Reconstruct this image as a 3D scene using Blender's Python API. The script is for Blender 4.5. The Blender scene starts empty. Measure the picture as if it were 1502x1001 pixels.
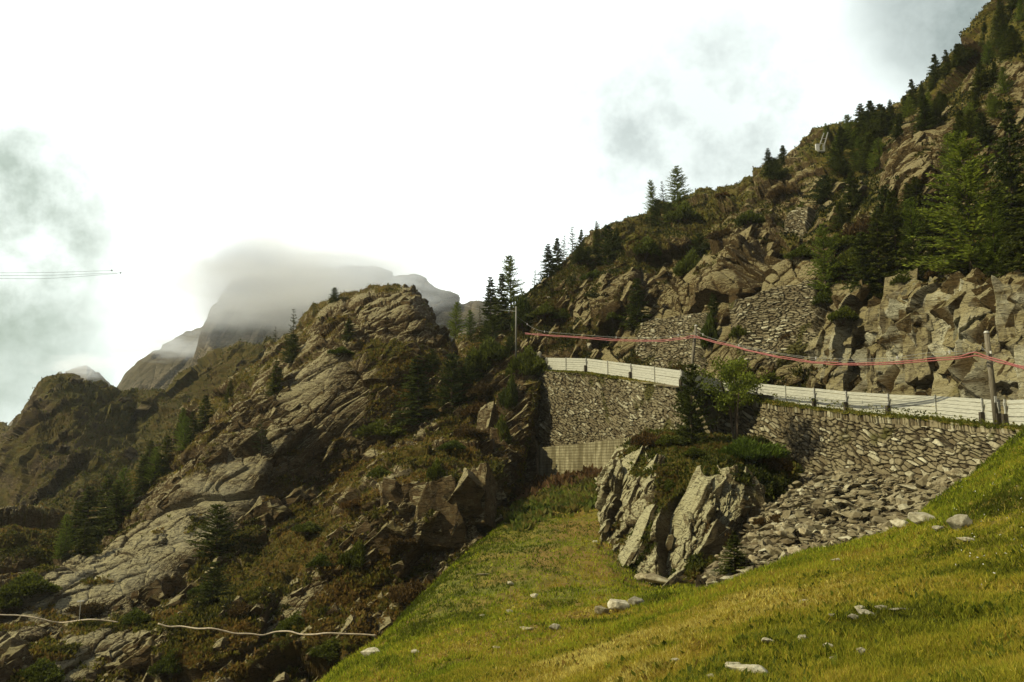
import bpy, math, random
import numpy as np
from mathutils import Vector, Matrix
from mathutils.bvhtree import BVHTree
random.seed(7); RNG = np.random.default_rng(7)
S = bpy.context.scene; COL = S.collection
Q = 1.0                                    # mesh resolution factor
# ------------------------------------------------------------------ camera
F = 1300.0; CX, CY = 751.0, 500.5; PITCH = math.radians(8.0)
EYE = np.array([0.0, 0.0, 1.65])
cd = bpy.data.cameras.new('camera'); cam = bpy.data.objects.new('camera', cd); COL.objects.link(cam)
cam.location = EYE; cam.rotation_euler = (math.radians(90)+PITCH, 0, 0)
cd.sensor_width = 36; cd.lens = F/1502*36; cd.clip_end = 20000; cd.clip_start = 0.1
S.camera = cam
FW = np.array([0, math.cos(PITCH), math.sin(PITCH)]); UP = np.array([0, -math.sin(PITCH), math.cos(PITCH)]); RT = np.array([1.0, 0, 0])
def P(px, py, d):
    px = np.asarray(px, float); py = np.asarray(py, float); d = np.asarray(d, float)
    return EYE + d[..., None]*(FW + ((px-CX)/F)[..., None]*RT + ((CY-py)/F)[..., None]*UP)
def proj(p):
    r = np.asarray(p)-EYE; d = r@FW
    return CX+F*(r@RT)/d, CY-F*(r@UP)/d, d
# ------------------------------------------------------------------ noise
def _h(ix, iy, iz, s):
    n = (ix.astype(np.int64)*374761393 + iy.astype(np.int64)*668265263 + iz.astype(np.int64)*1442695041 + s*974634777) & 0xffffffff
    n = ((n ^ (n >> 13))*1274126177) & 0xffffffff
    n = ((n ^ (n >> 16))*2246822519) & 0xffffffff
    return (n ^ (n >> 15)).astype(np.float64)/4294967296.0
def vnoise(p, s=0):
    i = np.floor(p); f = p-i; f = f*f*(3-2*f); i = i.astype(np.int64); out = 0
    for a in (0, 1):
        wa = f[:, 0] if a else 1-f[:, 0]
        for b in (0, 1):
            wb = f[:, 1] if b else 1-f[:, 1]
            for c in (0, 1):
                wc = f[:, 2] if c else 1-f[:, 2]
                out = out + wa*wb*wc*_h(i[:, 0]+a, i[:, 1]+b, i[:, 2]+c, s)
    return out*2-1
def fbm(p, o=4, s=0, g=.5):
    r = 0; a = 1; t = 0
    for k in range(o):
        r = r+a*vnoise(p*(2.03**k)+k*17.3, s+k); t += a; a *= g
    return r/t
def voro(p, s=0, jit=.85, tilt=.8):
    i = np.floor(p-.5).astype(np.int64); n = len(p)
    f1 = np.full(n, 9.); f2 = np.full(n, 9.); idv = np.zeros(n); fac = np.zeros(n)
    for a in (0, 1):
        for b in (0, 1):
            for c in (0, 1):
                X, Y, Z = i[:, 0]+a, i[:, 1]+b, i[:, 2]+c
                r1 = _h(X, Y, Z, s); r2 = _h(X, Y, Z, s+1); r3 = _h(X, Y, Z, s+2)
                dx = p[:, 0]-(X+.5+jit*(r1-.5)); dy = p[:, 1]-(Y+.5+jit*(r2-.5)); dz = p[:, 2]-(Z+.5+jit*(r3-.5))
                d = np.sqrt(dx*dx+dy*dy+dz*dz); h = _h(X, Y, Z, s+3)
                fc = tilt*(dx*(r2-.5)+dy*(r3-.5)+dz*(r1-.5))
                m = d < f1
                f2 = np.where(m, f1, np.minimum(f2, d)); idv = np.where(m, h, idv); fac = np.where(m, fc, fac); f1 = np.where(m, d, f1)
    return f1, f2, idv, fac
def sstep(a, b, x):
    t = np.clip((x-a)/(b-a), 0, 1); return t*t*(3-2*t)
def basis(b):
    b = np.array(b, float); b /= np.linalg.norm(b)
    t = np.cross(b, [0, 1, .15]); t /= np.linalg.norm(t); u = np.cross(b, t)
    return t, u, b
def rock(p, bed, size=5., amp=.17, st=(2.0, 2.0, .62), octv=3, s=11, crack=.5):
    t, u, b = basis(bed); w = np.stack([fbm(p/size*.7, 2, s+90), fbm(p/size*.7, 2, s+91), fbm(p/size*.7, 2, s+92)], 1)*size*.16
    p = p+w; q = np.stack([p@t/st[0], p@u/st[1], p@b/st[2]], 1)
    out = 0; L = size
    for k in range(octv):
        f1, f2, i, fc = voro(q/L+k*5.1, s+k*7); mm = 1 if k == 0 else .25+.95*sstep(-.15, .3, fbm(p/(L*4)+k*3.3, 2, s+60+k))
        out = out+mm*amp*L*((i-.5)*1.15+fc*2.0-crack*np.exp(-(f2-f1)*13)); L *= .44
    return out
def ledges(p, bed, L=((3.3, .8), (1.15, .30), (.45, .10)), s=8, w=.4, rev=False):
    b = basis(bed)[2]; q = p@b; r = 0
    for i, (l, a) in enumerate(L):
        m = .1+.9*sstep(-.2, .3, fbm(p/(l*3.), 2, s+40+i)); k = (q/l+fbm(p/(l*2.2), 3, s+i)*w) % 1.
        k = 1-k if rev else k; r = r+(k**(1.3 if rev else 2.4)-.3)*a*m
    return r
# ------------------------------------------------------------------ mesh helpers
def tag(o, label=None, cat=None, group=None, kind=None):
    if label: o['label'] = label
    if cat: o['category'] = cat
    if group: o['group'] = group
    if kind: o['kind'] = kind
    return o
def mesh_np(name, V, Fc, mat=None, attrs=None, smooth=False, parent=None, link=True):
    me = bpy.data.meshes.new(name); V = np.ascontiguousarray(V, np.float32); Fc = np.ascontiguousarray(Fc, np.int32); k = Fc.shape[1]
    me.vertices.add(len(V)); me.vertices.foreach_set('co', V.ravel())
    me.loops.add(Fc.size); me.loops.foreach_set('vertex_index', Fc.ravel())
    me.polygons.add(len(Fc)); me.polygons.foreach_set('loop_start', np.arange(len(Fc), dtype=np.int32)*k)
    me.polygons.foreach_set('use_smooth', np.full(len(Fc), smooth))
    if attrs:
        for n, a in attrs.items():
            a = np.ascontiguousarray(a, np.float32)
            if a.ndim == 1: me.attributes.new(n, 'FLOAT', 'POINT').data.foreach_set('value', a)
            else: me.attributes.new(n, 'FLOAT_COLOR', 'POINT').data.foreach_set('color', a.ravel())
    me.update(calc_edges=True)
    if mat: me.materials.append(mat)
    o = bpy.data.objects.new(name, me)
    if link: COL.objects.link(o)
    if parent: o.parent = parent
    return o
class MB:
    def __init__(s): s.v = []; s.f = []
    def quadbox(s, A, B, w, h, up=(0, 0, 1)):          # bar from A to B, width w (sideways), height h (along up)
        A = np.array(A, float); B = np.array(B, float); d = B-A; d /= np.linalg.norm(d)
        sd = np.cross(d, up); sd /= np.linalg.norm(sd)+1e-9; u = np.cross(sd, d)
        n = len(s.v)
        for e in (A, B):
            for a, b in ((-1, -1), (1, -1), (1, 1), (-1, 1)): s.v.append(e+sd*a*w/2+u*b*h/2)
        s.f += [tuple(n+i for i in q) for q in ((3, 2, 1, 0), (4, 5, 6, 7), (0, 1, 5, 4), (1, 2, 6, 5), (2, 3, 7, 6), (3, 0, 4, 7))]
        return s
    def tube(s, pts, r, k=6):
        pts = np.array(pts, float); n0 = len(s.v); m = len(pts); r = np.broadcast_to(r, (m,))
        for i in range(m):
            d = pts[min(i+1, m-1)]-pts[max(i-1, 0)]; d = d/(np.linalg.norm(d)+1e-9)
            a = np.cross(d, (0, 0, 1) if abs(d[2]) < .9 else (1, 0, 0)); a /= np.linalg.norm(a); b = np.cross(d, a)
            for j in range(k):
                t = 2*math.pi*j/k; s.v.append(pts[i]+r[i]*(a*math.cos(t)+b*math.sin(t)))
        for i in range(m-1):
            for j in range(k):
                s.f.append((n0+i*k+j, n0+(i+1)*k+j, n0+(i+1)*k+(j+1) % k, n0+i*k+(j+1) % k))
        c = len(s.v); s.v += [pts[0], pts[-1]]
        for j in range(k):
            s.f.append((c, n0+j, n0+(j+1) % k)); s.f.append((c+1, n0+(m-1)*k+(j+1) % k, n0+(m-1)*k+j))
        return s
    def build(s, name, mat, parent=None, smooth=False):
        me = bpy.data.meshes.new(name); me.from_pydata([tuple(map(float, v)) for v in s.v], [], s.f)
        me.polygons.foreach_set('use_smooth', [smooth]*len(me.polygons)); me.materials.append(mat); me.update()
        o = bpy.data.objects.new(name, me); COL.objects.link(o)
        if parent: o.parent = parent
        return o
def empty(name, loc, rz=0):
    o = bpy.data.objects.new(name, None); o.location = loc; o.rotation_euler = (0, 0, rz); o.empty_display_size = .3; COL.objects.link(o); return o
# ------------------------------------------------------------------ materials
def nodes(name):
    m = bpy.data.materials.new(name); m.use_nodes = True; nt = m.node_tree; nt.nodes.clear()
    out = nt.nodes.new('ShaderNodeOutputMaterial'); b = nt.nodes.new('ShaderNodeBsdfPrincipled'); nt.links.new(b.outputs[0], out.inputs[0])
    b.inputs['Roughness'].default_value = .95; b.inputs['Specular IOR Level'].default_value = .15
    return m, nt, b
def N(nt, t, ins=None, **kw):
    n = nt.nodes.new(t)
    for k, v in kw.items(): setattr(n, k, v)
    for k, v in (ins or {}).items():
        if hasattr(v, 'is_output'): nt.links.new(v, n.inputs[k])
        else: n.inputs[k].default_value = v
    return n
def noise(nt, co, sc, det=5, rough=.6):
    return N(nt, 'ShaderNodeTexNoise', {'Vector': co, 'Scale': sc, 'Detail': det, 'Roughness': rough}).outputs['Fac']
def ramp(nt, fac, stops):
    n = nt.nodes.new('ShaderNodeValToRGB'); nt.links.new(fac, n.inputs[0]); e = n.color_ramp.elements
    while len(e) < len(stops): e.new(.5)
    for i, (p, c) in enumerate(stops):
        e[i].position = p; e[i].color = (c if isinstance(c, tuple) else (c, c, c))+(1,)
    return n.outputs[0]
def mixc(nt, f, a, b, mode='MIX'):
    n = nt.nodes.new('ShaderNodeMix'); n.data_type = 'RGBA'; n.blend_type = mode
    for k, v in ((0, f), (6, a), (7, b)):
        if hasattr(v, 'is_output'): nt.links.new(v, n.inputs[k])
        elif isinstance(v, tuple): n.inputs[k].default_value = v+(1,)
        else: n.inputs[k].default_value = v
    return n.outputs[2]
def attr(nt, n, out='Fac'): return N(nt, 'ShaderNodeAttribute', attribute_name=n).outputs[out]
def pos(nt): return N(nt, 'ShaderNodeNewGeometry').outputs['Position']
def bump(nt, b, h, strength, dist):
    n = N(nt, 'ShaderNodeBump', {'Height': h, 'Strength': strength, 'Distance': dist}); nt.links.new(n.outputs[0], b.inputs['Normal'])
def terrain_mat(name, ra, rb, rc, vs, sc=1., bs=.7):
    """rock ra/rb with pale rc for lichen and painted-in sunlit tops; vegetation colours vs, mixed by the 'veg' attribute"""
    m, nt, b = nodes(name); co = pos(nt)
    st = N(nt, 'ShaderNodeMapping', {'Vector': co, 'Rotation': (.2, -.75, .1), 'Scale': (.35, .35, 1.5)}).outputs[0]
    n1 = noise(nt, st, .5*sc, 8, .65); n2 = noise(nt, co, 1.9*sc, 6, .7); n3 = noise(nt, co, .13*sc, 4, .6); n4 = noise(nt, st, 3.2*sc, 6, .75)
    rk = ramp(nt, n1, [(.3, ra), (.5, rb), (.66, tuple(x*1.25 for x in rb))])
    rk = mixc(nt, ramp(nt, n2, [(.50, 0.), (.70, .45)]), rk, rc); rk = mixc(nt, N(nt, 'ShaderNodeMath', {0: attr(nt, 'pale'), 1: ramp(nt, n1, [(.40, .0), (.54, .95)])}, operation='MULTIPLY').outputs[0], rk, (.60, .585, .44))
    rk = mixc(nt, ramp(nt, n4, [(.3, .9), (.44, 0.)]), rk, tuple(x*.35 for x in ra))
    rk = mixc(nt, ramp(nt, n3, [(.4, 0.), (.62, .55)]), rk, tuple((x*.85, y*.7, z*.55)[i] for i, (x, y, z) in enumerate([ra, ra, ra])))
    # fissures between blocks, and pale lichen tone painting a sunlit look on upward faces
    wp = N(nt, 'ShaderNodeVectorMath', {0: st, 1: N(nt, 'ShaderNodeTexNoise', {'Vector': st, 'Scale': 1.3*sc, 'Detail': 4}).outputs['Color']}, operation='ADD').outputs[0]
    f1 = N(nt, 'ShaderNodeTexVoronoi', {'Vector': wp, 'Scale': 1.5*sc}, feature='DISTANCE_TO_EDGE').outputs['Distance']
    f2 = N(nt, 'ShaderNodeTexVoronoi', {'Vector': wp, 'Scale': 5.5*sc}, feature='DISTANCE_TO_EDGE').outputs['Distance']
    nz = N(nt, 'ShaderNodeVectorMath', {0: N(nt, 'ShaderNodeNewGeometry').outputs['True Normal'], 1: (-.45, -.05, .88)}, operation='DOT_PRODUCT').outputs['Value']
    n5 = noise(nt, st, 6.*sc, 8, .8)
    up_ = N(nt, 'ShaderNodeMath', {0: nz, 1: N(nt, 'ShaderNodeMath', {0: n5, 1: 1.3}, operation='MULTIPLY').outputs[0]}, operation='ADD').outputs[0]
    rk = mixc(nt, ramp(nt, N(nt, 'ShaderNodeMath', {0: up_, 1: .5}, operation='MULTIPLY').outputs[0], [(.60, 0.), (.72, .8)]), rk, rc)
    rk = mixc(nt, ramp(nt, f1, [(.0, .85), (.035, 0.)]), rk, tuple(x*.22 for x in ra)); rk = mixc(nt, ramp(nt, f2, [(.0, .6), (.06, 0.)]), rk, tuple(x*.4 for x in ra))
    rk = mixc(nt, ramp(nt, n5, [(.34, .75), (.46, 0.)]), rk, tuple(x*.45 for x in ra))
    vg = ramp(nt, n2, [(.3, vs[0]), (.45, vs[1]), (.58, vs[2]), (.72, vs[3])])
    vg = mixc(nt, ramp(nt, n3, [(.42, 0.), (.58, .75)]), vg, ramp(nt, n4, [(.35, vs[1]), (.65, vs[3])]))
    c = mixc(nt, attr(nt, 'veg'), rk, vg)
    nt.links.new(c, b.inputs['Base Color'])
    hh = N(nt, 'ShaderNodeMath', {0: N(nt, 'ShaderNodeMath', {0: n2, 1: n4}, operation='ADD').outputs[0], 1: n5}, operation='ADD').outputs[0]
    bump(nt, b, hh, bs, .35/sc)
    return m
def flat_mat(name, c1, c2, sc=8., rough=.8, stretch=(1, 1, 1), bs=.3, spec=.2, metal=0., bd=.02):
    m, nt, b = nodes(name); co = N(nt, 'ShaderNodeMapping', {'Vector': N(nt, 'ShaderNodeTexCoord').outputs['Object'], 'Scale': stretch}).outputs[0]
    n = noise(nt, co, sc, 6, .65); nt.links.new(ramp(nt, n, [(.3, c1), (.7, c2)]), b.inputs['Base Color'])
    b.inputs['Roughness'].default_value = rough; b.inputs['Specular IOR Level'].default_value = spec; b.inputs['Metallic'].default_value = metal
    bump(nt, b, n, bs, bd); return m
def leaf_mat(name, gain=1., trans=.35):
    m, nt, b = nodes(name)
    oi = N(nt, 'ShaderNodeObjectInfo').outputs['Random']
    c = mixc(nt, 1., attr(nt, 'col', 'Color'), ramp(nt, oi, [(0., (.72*gain, .8*gain, .7*gain)), (1., (1.2*gain, 1.12*gain, .9*gain))]), 'MULTIPLY')
    nt.links.new(c, b.inputs['Base Color']); b.inputs['Roughness'].default_value = .7
    tr = N(nt, 'ShaderNodeBsdfTranslucent', {'Color': c}); mx = N(nt, 'ShaderNodeMixShader', {0: trans, 1: b.outputs[0], 2: tr.outputs[0]})
    nt.links.new(mx.outputs[0], nt.nodes['Material Output'].inputs[0]); return m
M = {}
VEG = [(.028, .026, .005), (.065, .060, .010), (.12, .092, .016), (.15, .085, .022)]
VEGR = [(.03, .033, .006), (.07, .073, .011), (.12, .10, .017), (.15, .10, .024)]
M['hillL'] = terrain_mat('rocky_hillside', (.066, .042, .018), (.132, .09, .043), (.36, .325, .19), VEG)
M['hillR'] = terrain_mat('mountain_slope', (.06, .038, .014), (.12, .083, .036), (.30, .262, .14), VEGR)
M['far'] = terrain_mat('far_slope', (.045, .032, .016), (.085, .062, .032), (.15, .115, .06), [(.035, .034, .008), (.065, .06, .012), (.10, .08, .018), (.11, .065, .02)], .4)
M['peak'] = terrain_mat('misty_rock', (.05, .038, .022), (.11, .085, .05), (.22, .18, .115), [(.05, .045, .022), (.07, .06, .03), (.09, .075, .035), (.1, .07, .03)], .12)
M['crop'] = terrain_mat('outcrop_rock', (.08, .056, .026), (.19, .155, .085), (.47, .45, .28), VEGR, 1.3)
M['leaf'] = leaf_mat('needles', 1.); M['grass'] = leaf_mat('grass_blades', 1., .5)
M['bark'] = flat_mat('bark', (.05, .035, .022), (.13, .10, .07), 9, stretch=(1, 1, .3))
M['wood'] = flat_mat('weathered_board', (.27, .27, .23), (.61, .615, .55), 2.2, .8, (1.2, 1.2, 22), .35)
M['pole'] = flat_mat('pole_wood', (.09, .075, .055), (.24, .215, .165), 6, .75, (3, 3, .4))
M['darkwood'] = flat_mat('old_post', (.03, .025, .02), (.09, .075, .055), 8, .9)
M['red'] = flat_mat('red_plastic', (.22, .055, .05), (.36, .12, .11), 14, .5, spec=.4)
M['hose'] = flat_mat('pale_hose', (.30, .24, .17), (.55, .48, .37), 5, .5)
M['cable'] = flat_mat('steel_cable', (.16, .16, .15), (.30, .30, .28), 20, .5)
M['white'] = flat_mat('white_ceramic', (.6, .6, .58), (.8, .8, .78), 20, .4)
M['metal'] = flat_mat('galvanised', (.35, .35, .33), (.6, .6, .57), 12, .6)
M['dark'] = flat_mat('dark_plastic', (.03, .03, .03), (.06, .06, .05), 12, .6)
def stone_mat(name, c1, c2, c3):
    m, nt, b = nodes(name); co = pos(nt); n = noise(nt, co, 5, 6, .7); n3 = noise(nt, co, .35, 4, .6)
    c = ramp(nt, attr(nt, 'cell'), [(0., c1), (.45, c2), (.8, c2), (1., c3)])
    c = mixc(nt, ramp(nt, n, [(.35, .6), (.6, 0.)]), c, tuple(x*.55 for x in c1))
    c = mixc(nt, ramp(nt, n3, [(.45, 0.), (.65, .5)]), c, (.10, .075, .04))
    c = mixc(nt, attr(nt, 'gap'), c, (.035, .026, .015)); c = mixc(nt, attr(nt, 'veg'), c, (.07, .065, .02))
    nt.links.new(c, b.inputs['Base Color']); bump(nt, b, n, .5, .05); return m
M['stone'] = stone_mat('dry_stone', (.12, .095, .055), (.25, .22, .14), (.56, .54, .40))
def conc():
    m, nt, b = nodes('board_marked_concrete'); co = N(nt, 'ShaderNodeTexCoord').outputs['Object']
    sx = N(nt, 'ShaderNodeSeparateXYZ', {0: co}).outputs
    w = N(nt, 'ShaderNodeTexWave', {'Vector': co, 'Scale': 1.3, 'Distortion': 1.2, 'Detail': 3, 'Detail Scale': 1.5}, bands_direction='Z').outputs['Fac']
    v = noise(nt, N(nt, 'ShaderNodeMapping', {'Vector': co, 'Scale': (1.5, 1.5, .16)}).outputs[0], .9, 5, .7); n = noise(nt, co, 2, 6, .7)
    c = ramp(nt, n, [(.3, (.19, .17, .10)), (.7, (.42, .39, .26))]); c = mixc(nt, ramp(nt, v, [(.38, 0.), (.56, .85)]), c, (.085, .07, .035))
    c = mixc(nt, ramp(nt, w, [(.0, .55), (.14, 0.)]), c, (.13, .11, .06)); nt.links.new(c, b.inputs['Base Color']); bump(nt, b, w, .4, .05); return m
M['conc'] = conc()
def boulder_mat(name, a, b_, c_):
    m, nt, b = nodes(name); co = N(nt, 'ShaderNodeTexCoord').outputs['Object']; n = noise(nt, co, 3, 8, .7); n2 = noise(nt, co, 9, 5, .7)
    oi = N(nt, 'ShaderNodeObjectInfo').outputs['Random']
    c = ramp(nt, n, [(.3, a), (.5, b_), (.68, c_)]); c = mixc(nt, ramp(nt, n2, [(.3, .7), (.42, 0.)]), c, tuple(x*.3 for x in a))
    c = mixc(nt, 1., c, ramp(nt, oi, [(0., .6), (1., 1.15)]), 'MULTIPLY'); nt.links.new(c, b.inputs['Base Color']); bump(nt, b, n, .6, .12); return m
M['boulder'] = boulder_mat('scree_rock', (.13, .095, .055), (.33, .285, .18), (.62, .59, .42))
M['pale'] = boulder_mat('pale_rock', (.22, .19, .125), (.42, .39, .29), (.66, .64, .53))
def meadow_mat():
    m, nt, b = nodes('meadow_turf'); co = pos(nt); st = N(nt, 'ShaderNodeMapping', {'Vector': co, 'Scale': (.8, 1, 1)}).outputs[0]
    a = noise(nt, st, .22, 5, .65); c = noise(nt, co, 2.2, 6, .7); d = noise(nt, co, 14, 4, .7)
    g = ramp(nt, c, [(.3, (.045, .045, .006)), (.5, (.11, .12, .012)), (.7, (.18, .16, .022))])
    y = ramp(nt, c, [(.3, (.07, .052, .009)), (.5, (.16, .125, .02)), (.7, (.24, .18, .035))])
    k = mixc(nt, ramp(nt, a, [(.4, 0.), (.6, 1.)]), g, y); k = mixc(nt, ramp(nt, d, [(.3, .8), (.5, 0.)]), k, (.018, .014, .005))
    k = mixc(nt, attr(nt, 'rust'), k, ramp(nt, d, [(.35, (.10, .06, .014)), (.65, (.22, .145, .035))]))
    nt.links.new(k, b.inputs['Base Color']); bump(nt, b, c, .6, .1); return m
M['meadow'] = meadow_mat()
M['road'] = flat_mat('asphalt', (.05, .05, .047), (.085, .08, .072), 30, .9)
# ------------------------------------------------------------------ terrain patches
BV = []
def rowpts(row, xs, smooth=9):
    r = np.array(row, float); py = np.interp(xs, r[:, 0], r[:, 1]); d = np.interp(xs, r[:, 0], r[:, 2])
    k = np.hanning(smooth*2+1); k /= k.sum(); pad = lambda a: np.concatenate([np.full(smooth, a[0]), a, np.full(smooth, a[-1])])
    step = xs[1]-xs[0]
    if smooth: py = np.convolve(pad(py), k, 'valid'); d = np.convolve(pad(d), k, 'valid')
    return P(xs, py, d)
def patch(name, rows, x0, x1, nx, ny, dispf, mat, vegf=None, smooth=9, back=True, bv=4, kind='structure', extra=None, zoff=None):
    xs = np.linspace(x0, x1, int(nx*Q)); C = [rowpts(r, xs, smooth) for r in rows]; nr = len(C)
    if back:
        top = C[-1]; D = top-EYE; D[:, 2] = 0; D /= np.linalg.norm(D, axis=1)[:, None]; dep = np.linalg.norm(top-EYE, axis=1)[:, None]
        C += [top+D*dep*.10+[0, 0, 1]*dep*-.015, top+D*dep*.35-[0, 0, 1]*dep*.22, top+D*dep*.7-[0, 0, 1]*dep*.62]
    C = np.array(C); w = []
    for i in range(len(C)-1):
        if i >= nr-1: w.append(.03)
        else:
            a = proj(C[i]); b = proj(C[i+1]); cl_ = lambda q: np.clip(q, -60, 1080); w.append(max(18., np.mean(np.abs(cl_(a[1])-cl_(b[1])))))
    w = np.array(w); w[:nr-1] /= w[:nr-1].sum(); out = []; cnt = np.maximum(4, (w*ny*Q).astype(int))
    for i in range(len(C)-1):
        p0 = C[max(i-1, 0)]; p1 = C[i]; p2 = C[i+1]; p3 = C[min(i+2, len(C)-1)]
        t = np.arange(cnt[i])/cnt[i]; t = t[:, None, None]
        sl = .8
        m1 = (p2-p0)/2*sl; m2 = (p3-p1)/2*sl
        out.append((2*t**3-3*t**2+1)*p1+(t**3-2*t**2+t)*m1+(-2*t**3+3*t**2)*p2+(t**3-t**2)*m2)
    out.append(C[-1][None]); G = np.concatenate(out); ny_, nx_ = G.shape[:2]
    u, v, dd = proj(G)
    def nrm(G):
        a = np.gradient(G, axis=1); b = np.gradient(G, axis=0); n = np.cross(a, b); return n/(np.linalg.norm(n, axis=2)[..., None]+1e-9)
    n = nrm(G)
    pf = G.reshape(-1, 3); nf = n.reshape(-1, 3); U = u.ravel(); Vv = v.ravel(); DD = dd.ravel()
    r = dispf(pf, nf, U, Vv, DD); at = {}
    if isinstance(r, tuple): r, at = r
    H = pf+(r if r.ndim == 2 else nf*r[:, None])
    n2 = nrm(H.reshape(G.shape)).reshape(-1, 3)
    if vegf is not None:
        vg = vegf(H, n2, nf, U, Vv); tuft = fbm(H*1.7, 3, 77)*.16+.05
        H = H+nf*(vg*tuft)[:, None]; at['veg'] = vg
    if zoff: H[:, 2] += zoff
    idx = np.arange(ny_*nx_).reshape(ny_, nx_); Fc = np.stack([idx[:-1, :-1], idx[:-1, 1:], idx[1:, 1:], idx[1:, :-1]], -1).reshape(-1, 4)
    o = mesh_np(name, H, Fc, mat, at, smooth=False)
    if kind: o['kind'] = kind
    if bv:
        g = H.reshape(ny_, nx_, 3)[::bv, ::bv]; a, b = g.shape[:2]; ii = np.arange(a*b).reshape(a, b)
        q = np.stack([ii[:-1, :-1], ii[:-1, 1:], ii[1:, 1:], ii[1:, :-1]], -1).reshape(-1, 4)
        BV.append((name, BVHTree.FromPolygons(g.reshape(-1, 3).tolist(), q.tolist())))
    return dict(o=o, H=H, n=n2, bn=nf, u=U, v=Vv, d=DD, at=at, shape=(ny_, nx_))
def ray(px, py, only=None):
    dr = P(px, py, 1.)-EYE; dr = Vector(dr); dr.normalize(); best = None
    for n, b in BV:
        if only and n not in only: continue
        h = b.ray_cast(Vector(EYE), dr, 3000)
        if h[0] is not None and (best is None or h[3] < best[1]): best = (np.array(h[0]), h[3], n)
    return best
def hit(px, py, only=None):
    for k in range(60):
        h = ray(px, py+k*2, only)
        if h: return h[0]
    return P(px, py, 100.)
def blobs(U, V, L):
    r = np.zeros_like(U)
    for (x, y, rx, ry, ang, a) in L:
        c, s_ = math.cos(math.radians(ang)), math.sin(math.radians(ang)); dx = U-x; dy = -(V-y)
        e = ((dx*c+dy*s_)/rx)**2+((-dx*s_+dy*c)/ry)**2; r = r+a*np.exp(-e*e*.7)
    return r
# road level as a height over camera depth
RD = np.array([(25, .7), (40.5, 1.7), (50.5, 2.8), (57, 3.7), (64, 4.85), (70.5, 6.5), (78, 8.1), (84, 9.0), (95, 10.4), (115, 12.)])
def road_py(d, dz=0):
    z = np.interp(d, RD[:, 0], RD[:, 1])+dz; return CY-F*(z/d-math.sin(PITCH))/math.cos(PITCH)

# meadow in front and the grassy gully
ME = [
 [(-400, 5200, 2.2), (700, 3800, 2.2), (1100, 3300, 2.2), (1900, 2900, 2.2)],
 [(-400, 2300, 7), (100, 1800, 7.5), (600, 1400, 6), (900, 1250, 5.2), (1200, 1220, 5), (1502, 1200, 4.8), (1900, 1150, 4.5)],
 [(-400, 1700, 12), (100, 1450, 12), (500, 1180, 12), (700, 1080, 11.5), (900, 1030, 10.5), (1100, 990, 9.8), (1310, 960, 9.5), (1502, 930, 9.5), (1900, 860, 9)],
 [(-400, 1500, 17), (100, 1300, 18), (480, 1120, 18), (650, 1030, 18), (800, 985, 17.5), (950, 940, 17), (1100, 900, 16.5), (1310, 860, 16.5), (1502, 800, 17), (1900, 700, 17)],
 [(-400, 1420, 21), (100, 1230, 22), (480, 1045, 22), (650, 985, 23), (800, 960, 23), (900, 930, 23.5), (1040, 873, 25), (1180, 822, 27.5), (1310, 785, 30), (1400, 722, 33), (1502, 640, 36.5), (1900, 480, 36)],
 [(-400, 1380, 24), (100, 1190, 25), (480, 1015, 26), (560, 962, 29), (660, 905, 33), (760, 872, 36), (870, 868, 37), (940, 880, 34), (1040, 872, 30), (1180, 826, 32), (1310, 790, 35), (1400, 727, 36), (1502, 645, 39), (1900, 485, 39)],
 [(-400, 1370, 27), (100, 1180, 28), (480, 1003, 29), (560, 940, 36), (660, 842, 46), (720, 800, 52), (800, 775, 56), (890, 790, 52), (940, 850, 44), (1040, 870, 38), (1180, 835, 39), (1310, 800, 39), (1400, 740, 41), (1502, 650, 42), (1900, 500, 42)],
 [(-400, 1380, 30), (100, 1190, 31), (480, 1008, 32), (560, 942, 39), (660, 838, 50), (740, 768, 62), (790, 708, 79), (870, 702, 73), (910, 700, 69), (950, 760, 60), (1040, 860, 46), (1180, 850, 44), (1310, 810, 42), (1400, 760, 43), (1502, 670, 44), (1900, 520, 44)],
 [(-400, 1430, 34), (100, 1260, 36), (480, 1060, 38), (560, 990, 44), (660, 880, 54), (740, 790, 66), (790, 725, 83), (870, 715, 79), (910, 712, 75), (1000, 790, 66), (1100, 800, 60), (1502, 700, 50), (1900, 560, 48)]]
def me_disp(p, n, U, V, D):
    h = fbm(p/3.1, 4, 5)*.32+fbm(p/.8, 3, 9)*.13
    c = voro(p*1.4*[1, 1, .5], 31); h = h+.10*np.exp(-c[0]*c[0]*9)*sstep(.1, .6, fbm(p/4, 2, 33)+.4)
    rust = sstep(.0, .35, fbm(p/2.3, 4, 41)+.25*fbm(p/9., 2, 44)+blobs(U, V, [(800, 1000, 200, 60, 20, .3), (1180, 960, 160, 60, 15, .25), (840, 850, 140, 80, 30, .2), (960, 900, 120, 30, 25, .3), (1450, 760, 160, 120, 30, -.4), (700, 830, 100, 45, 40, -.4)]))
    amp = sstep(3, 9, D)
    return n*0+np.stack([h*0, h*0, h*amp], 1), {'rust': rust*.85}
ME_ = patch('meadow', ME, -400, 1900, 900, 520, me_disp, M['meadow'], None, smooth=12, back=False, bv=3)

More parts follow.
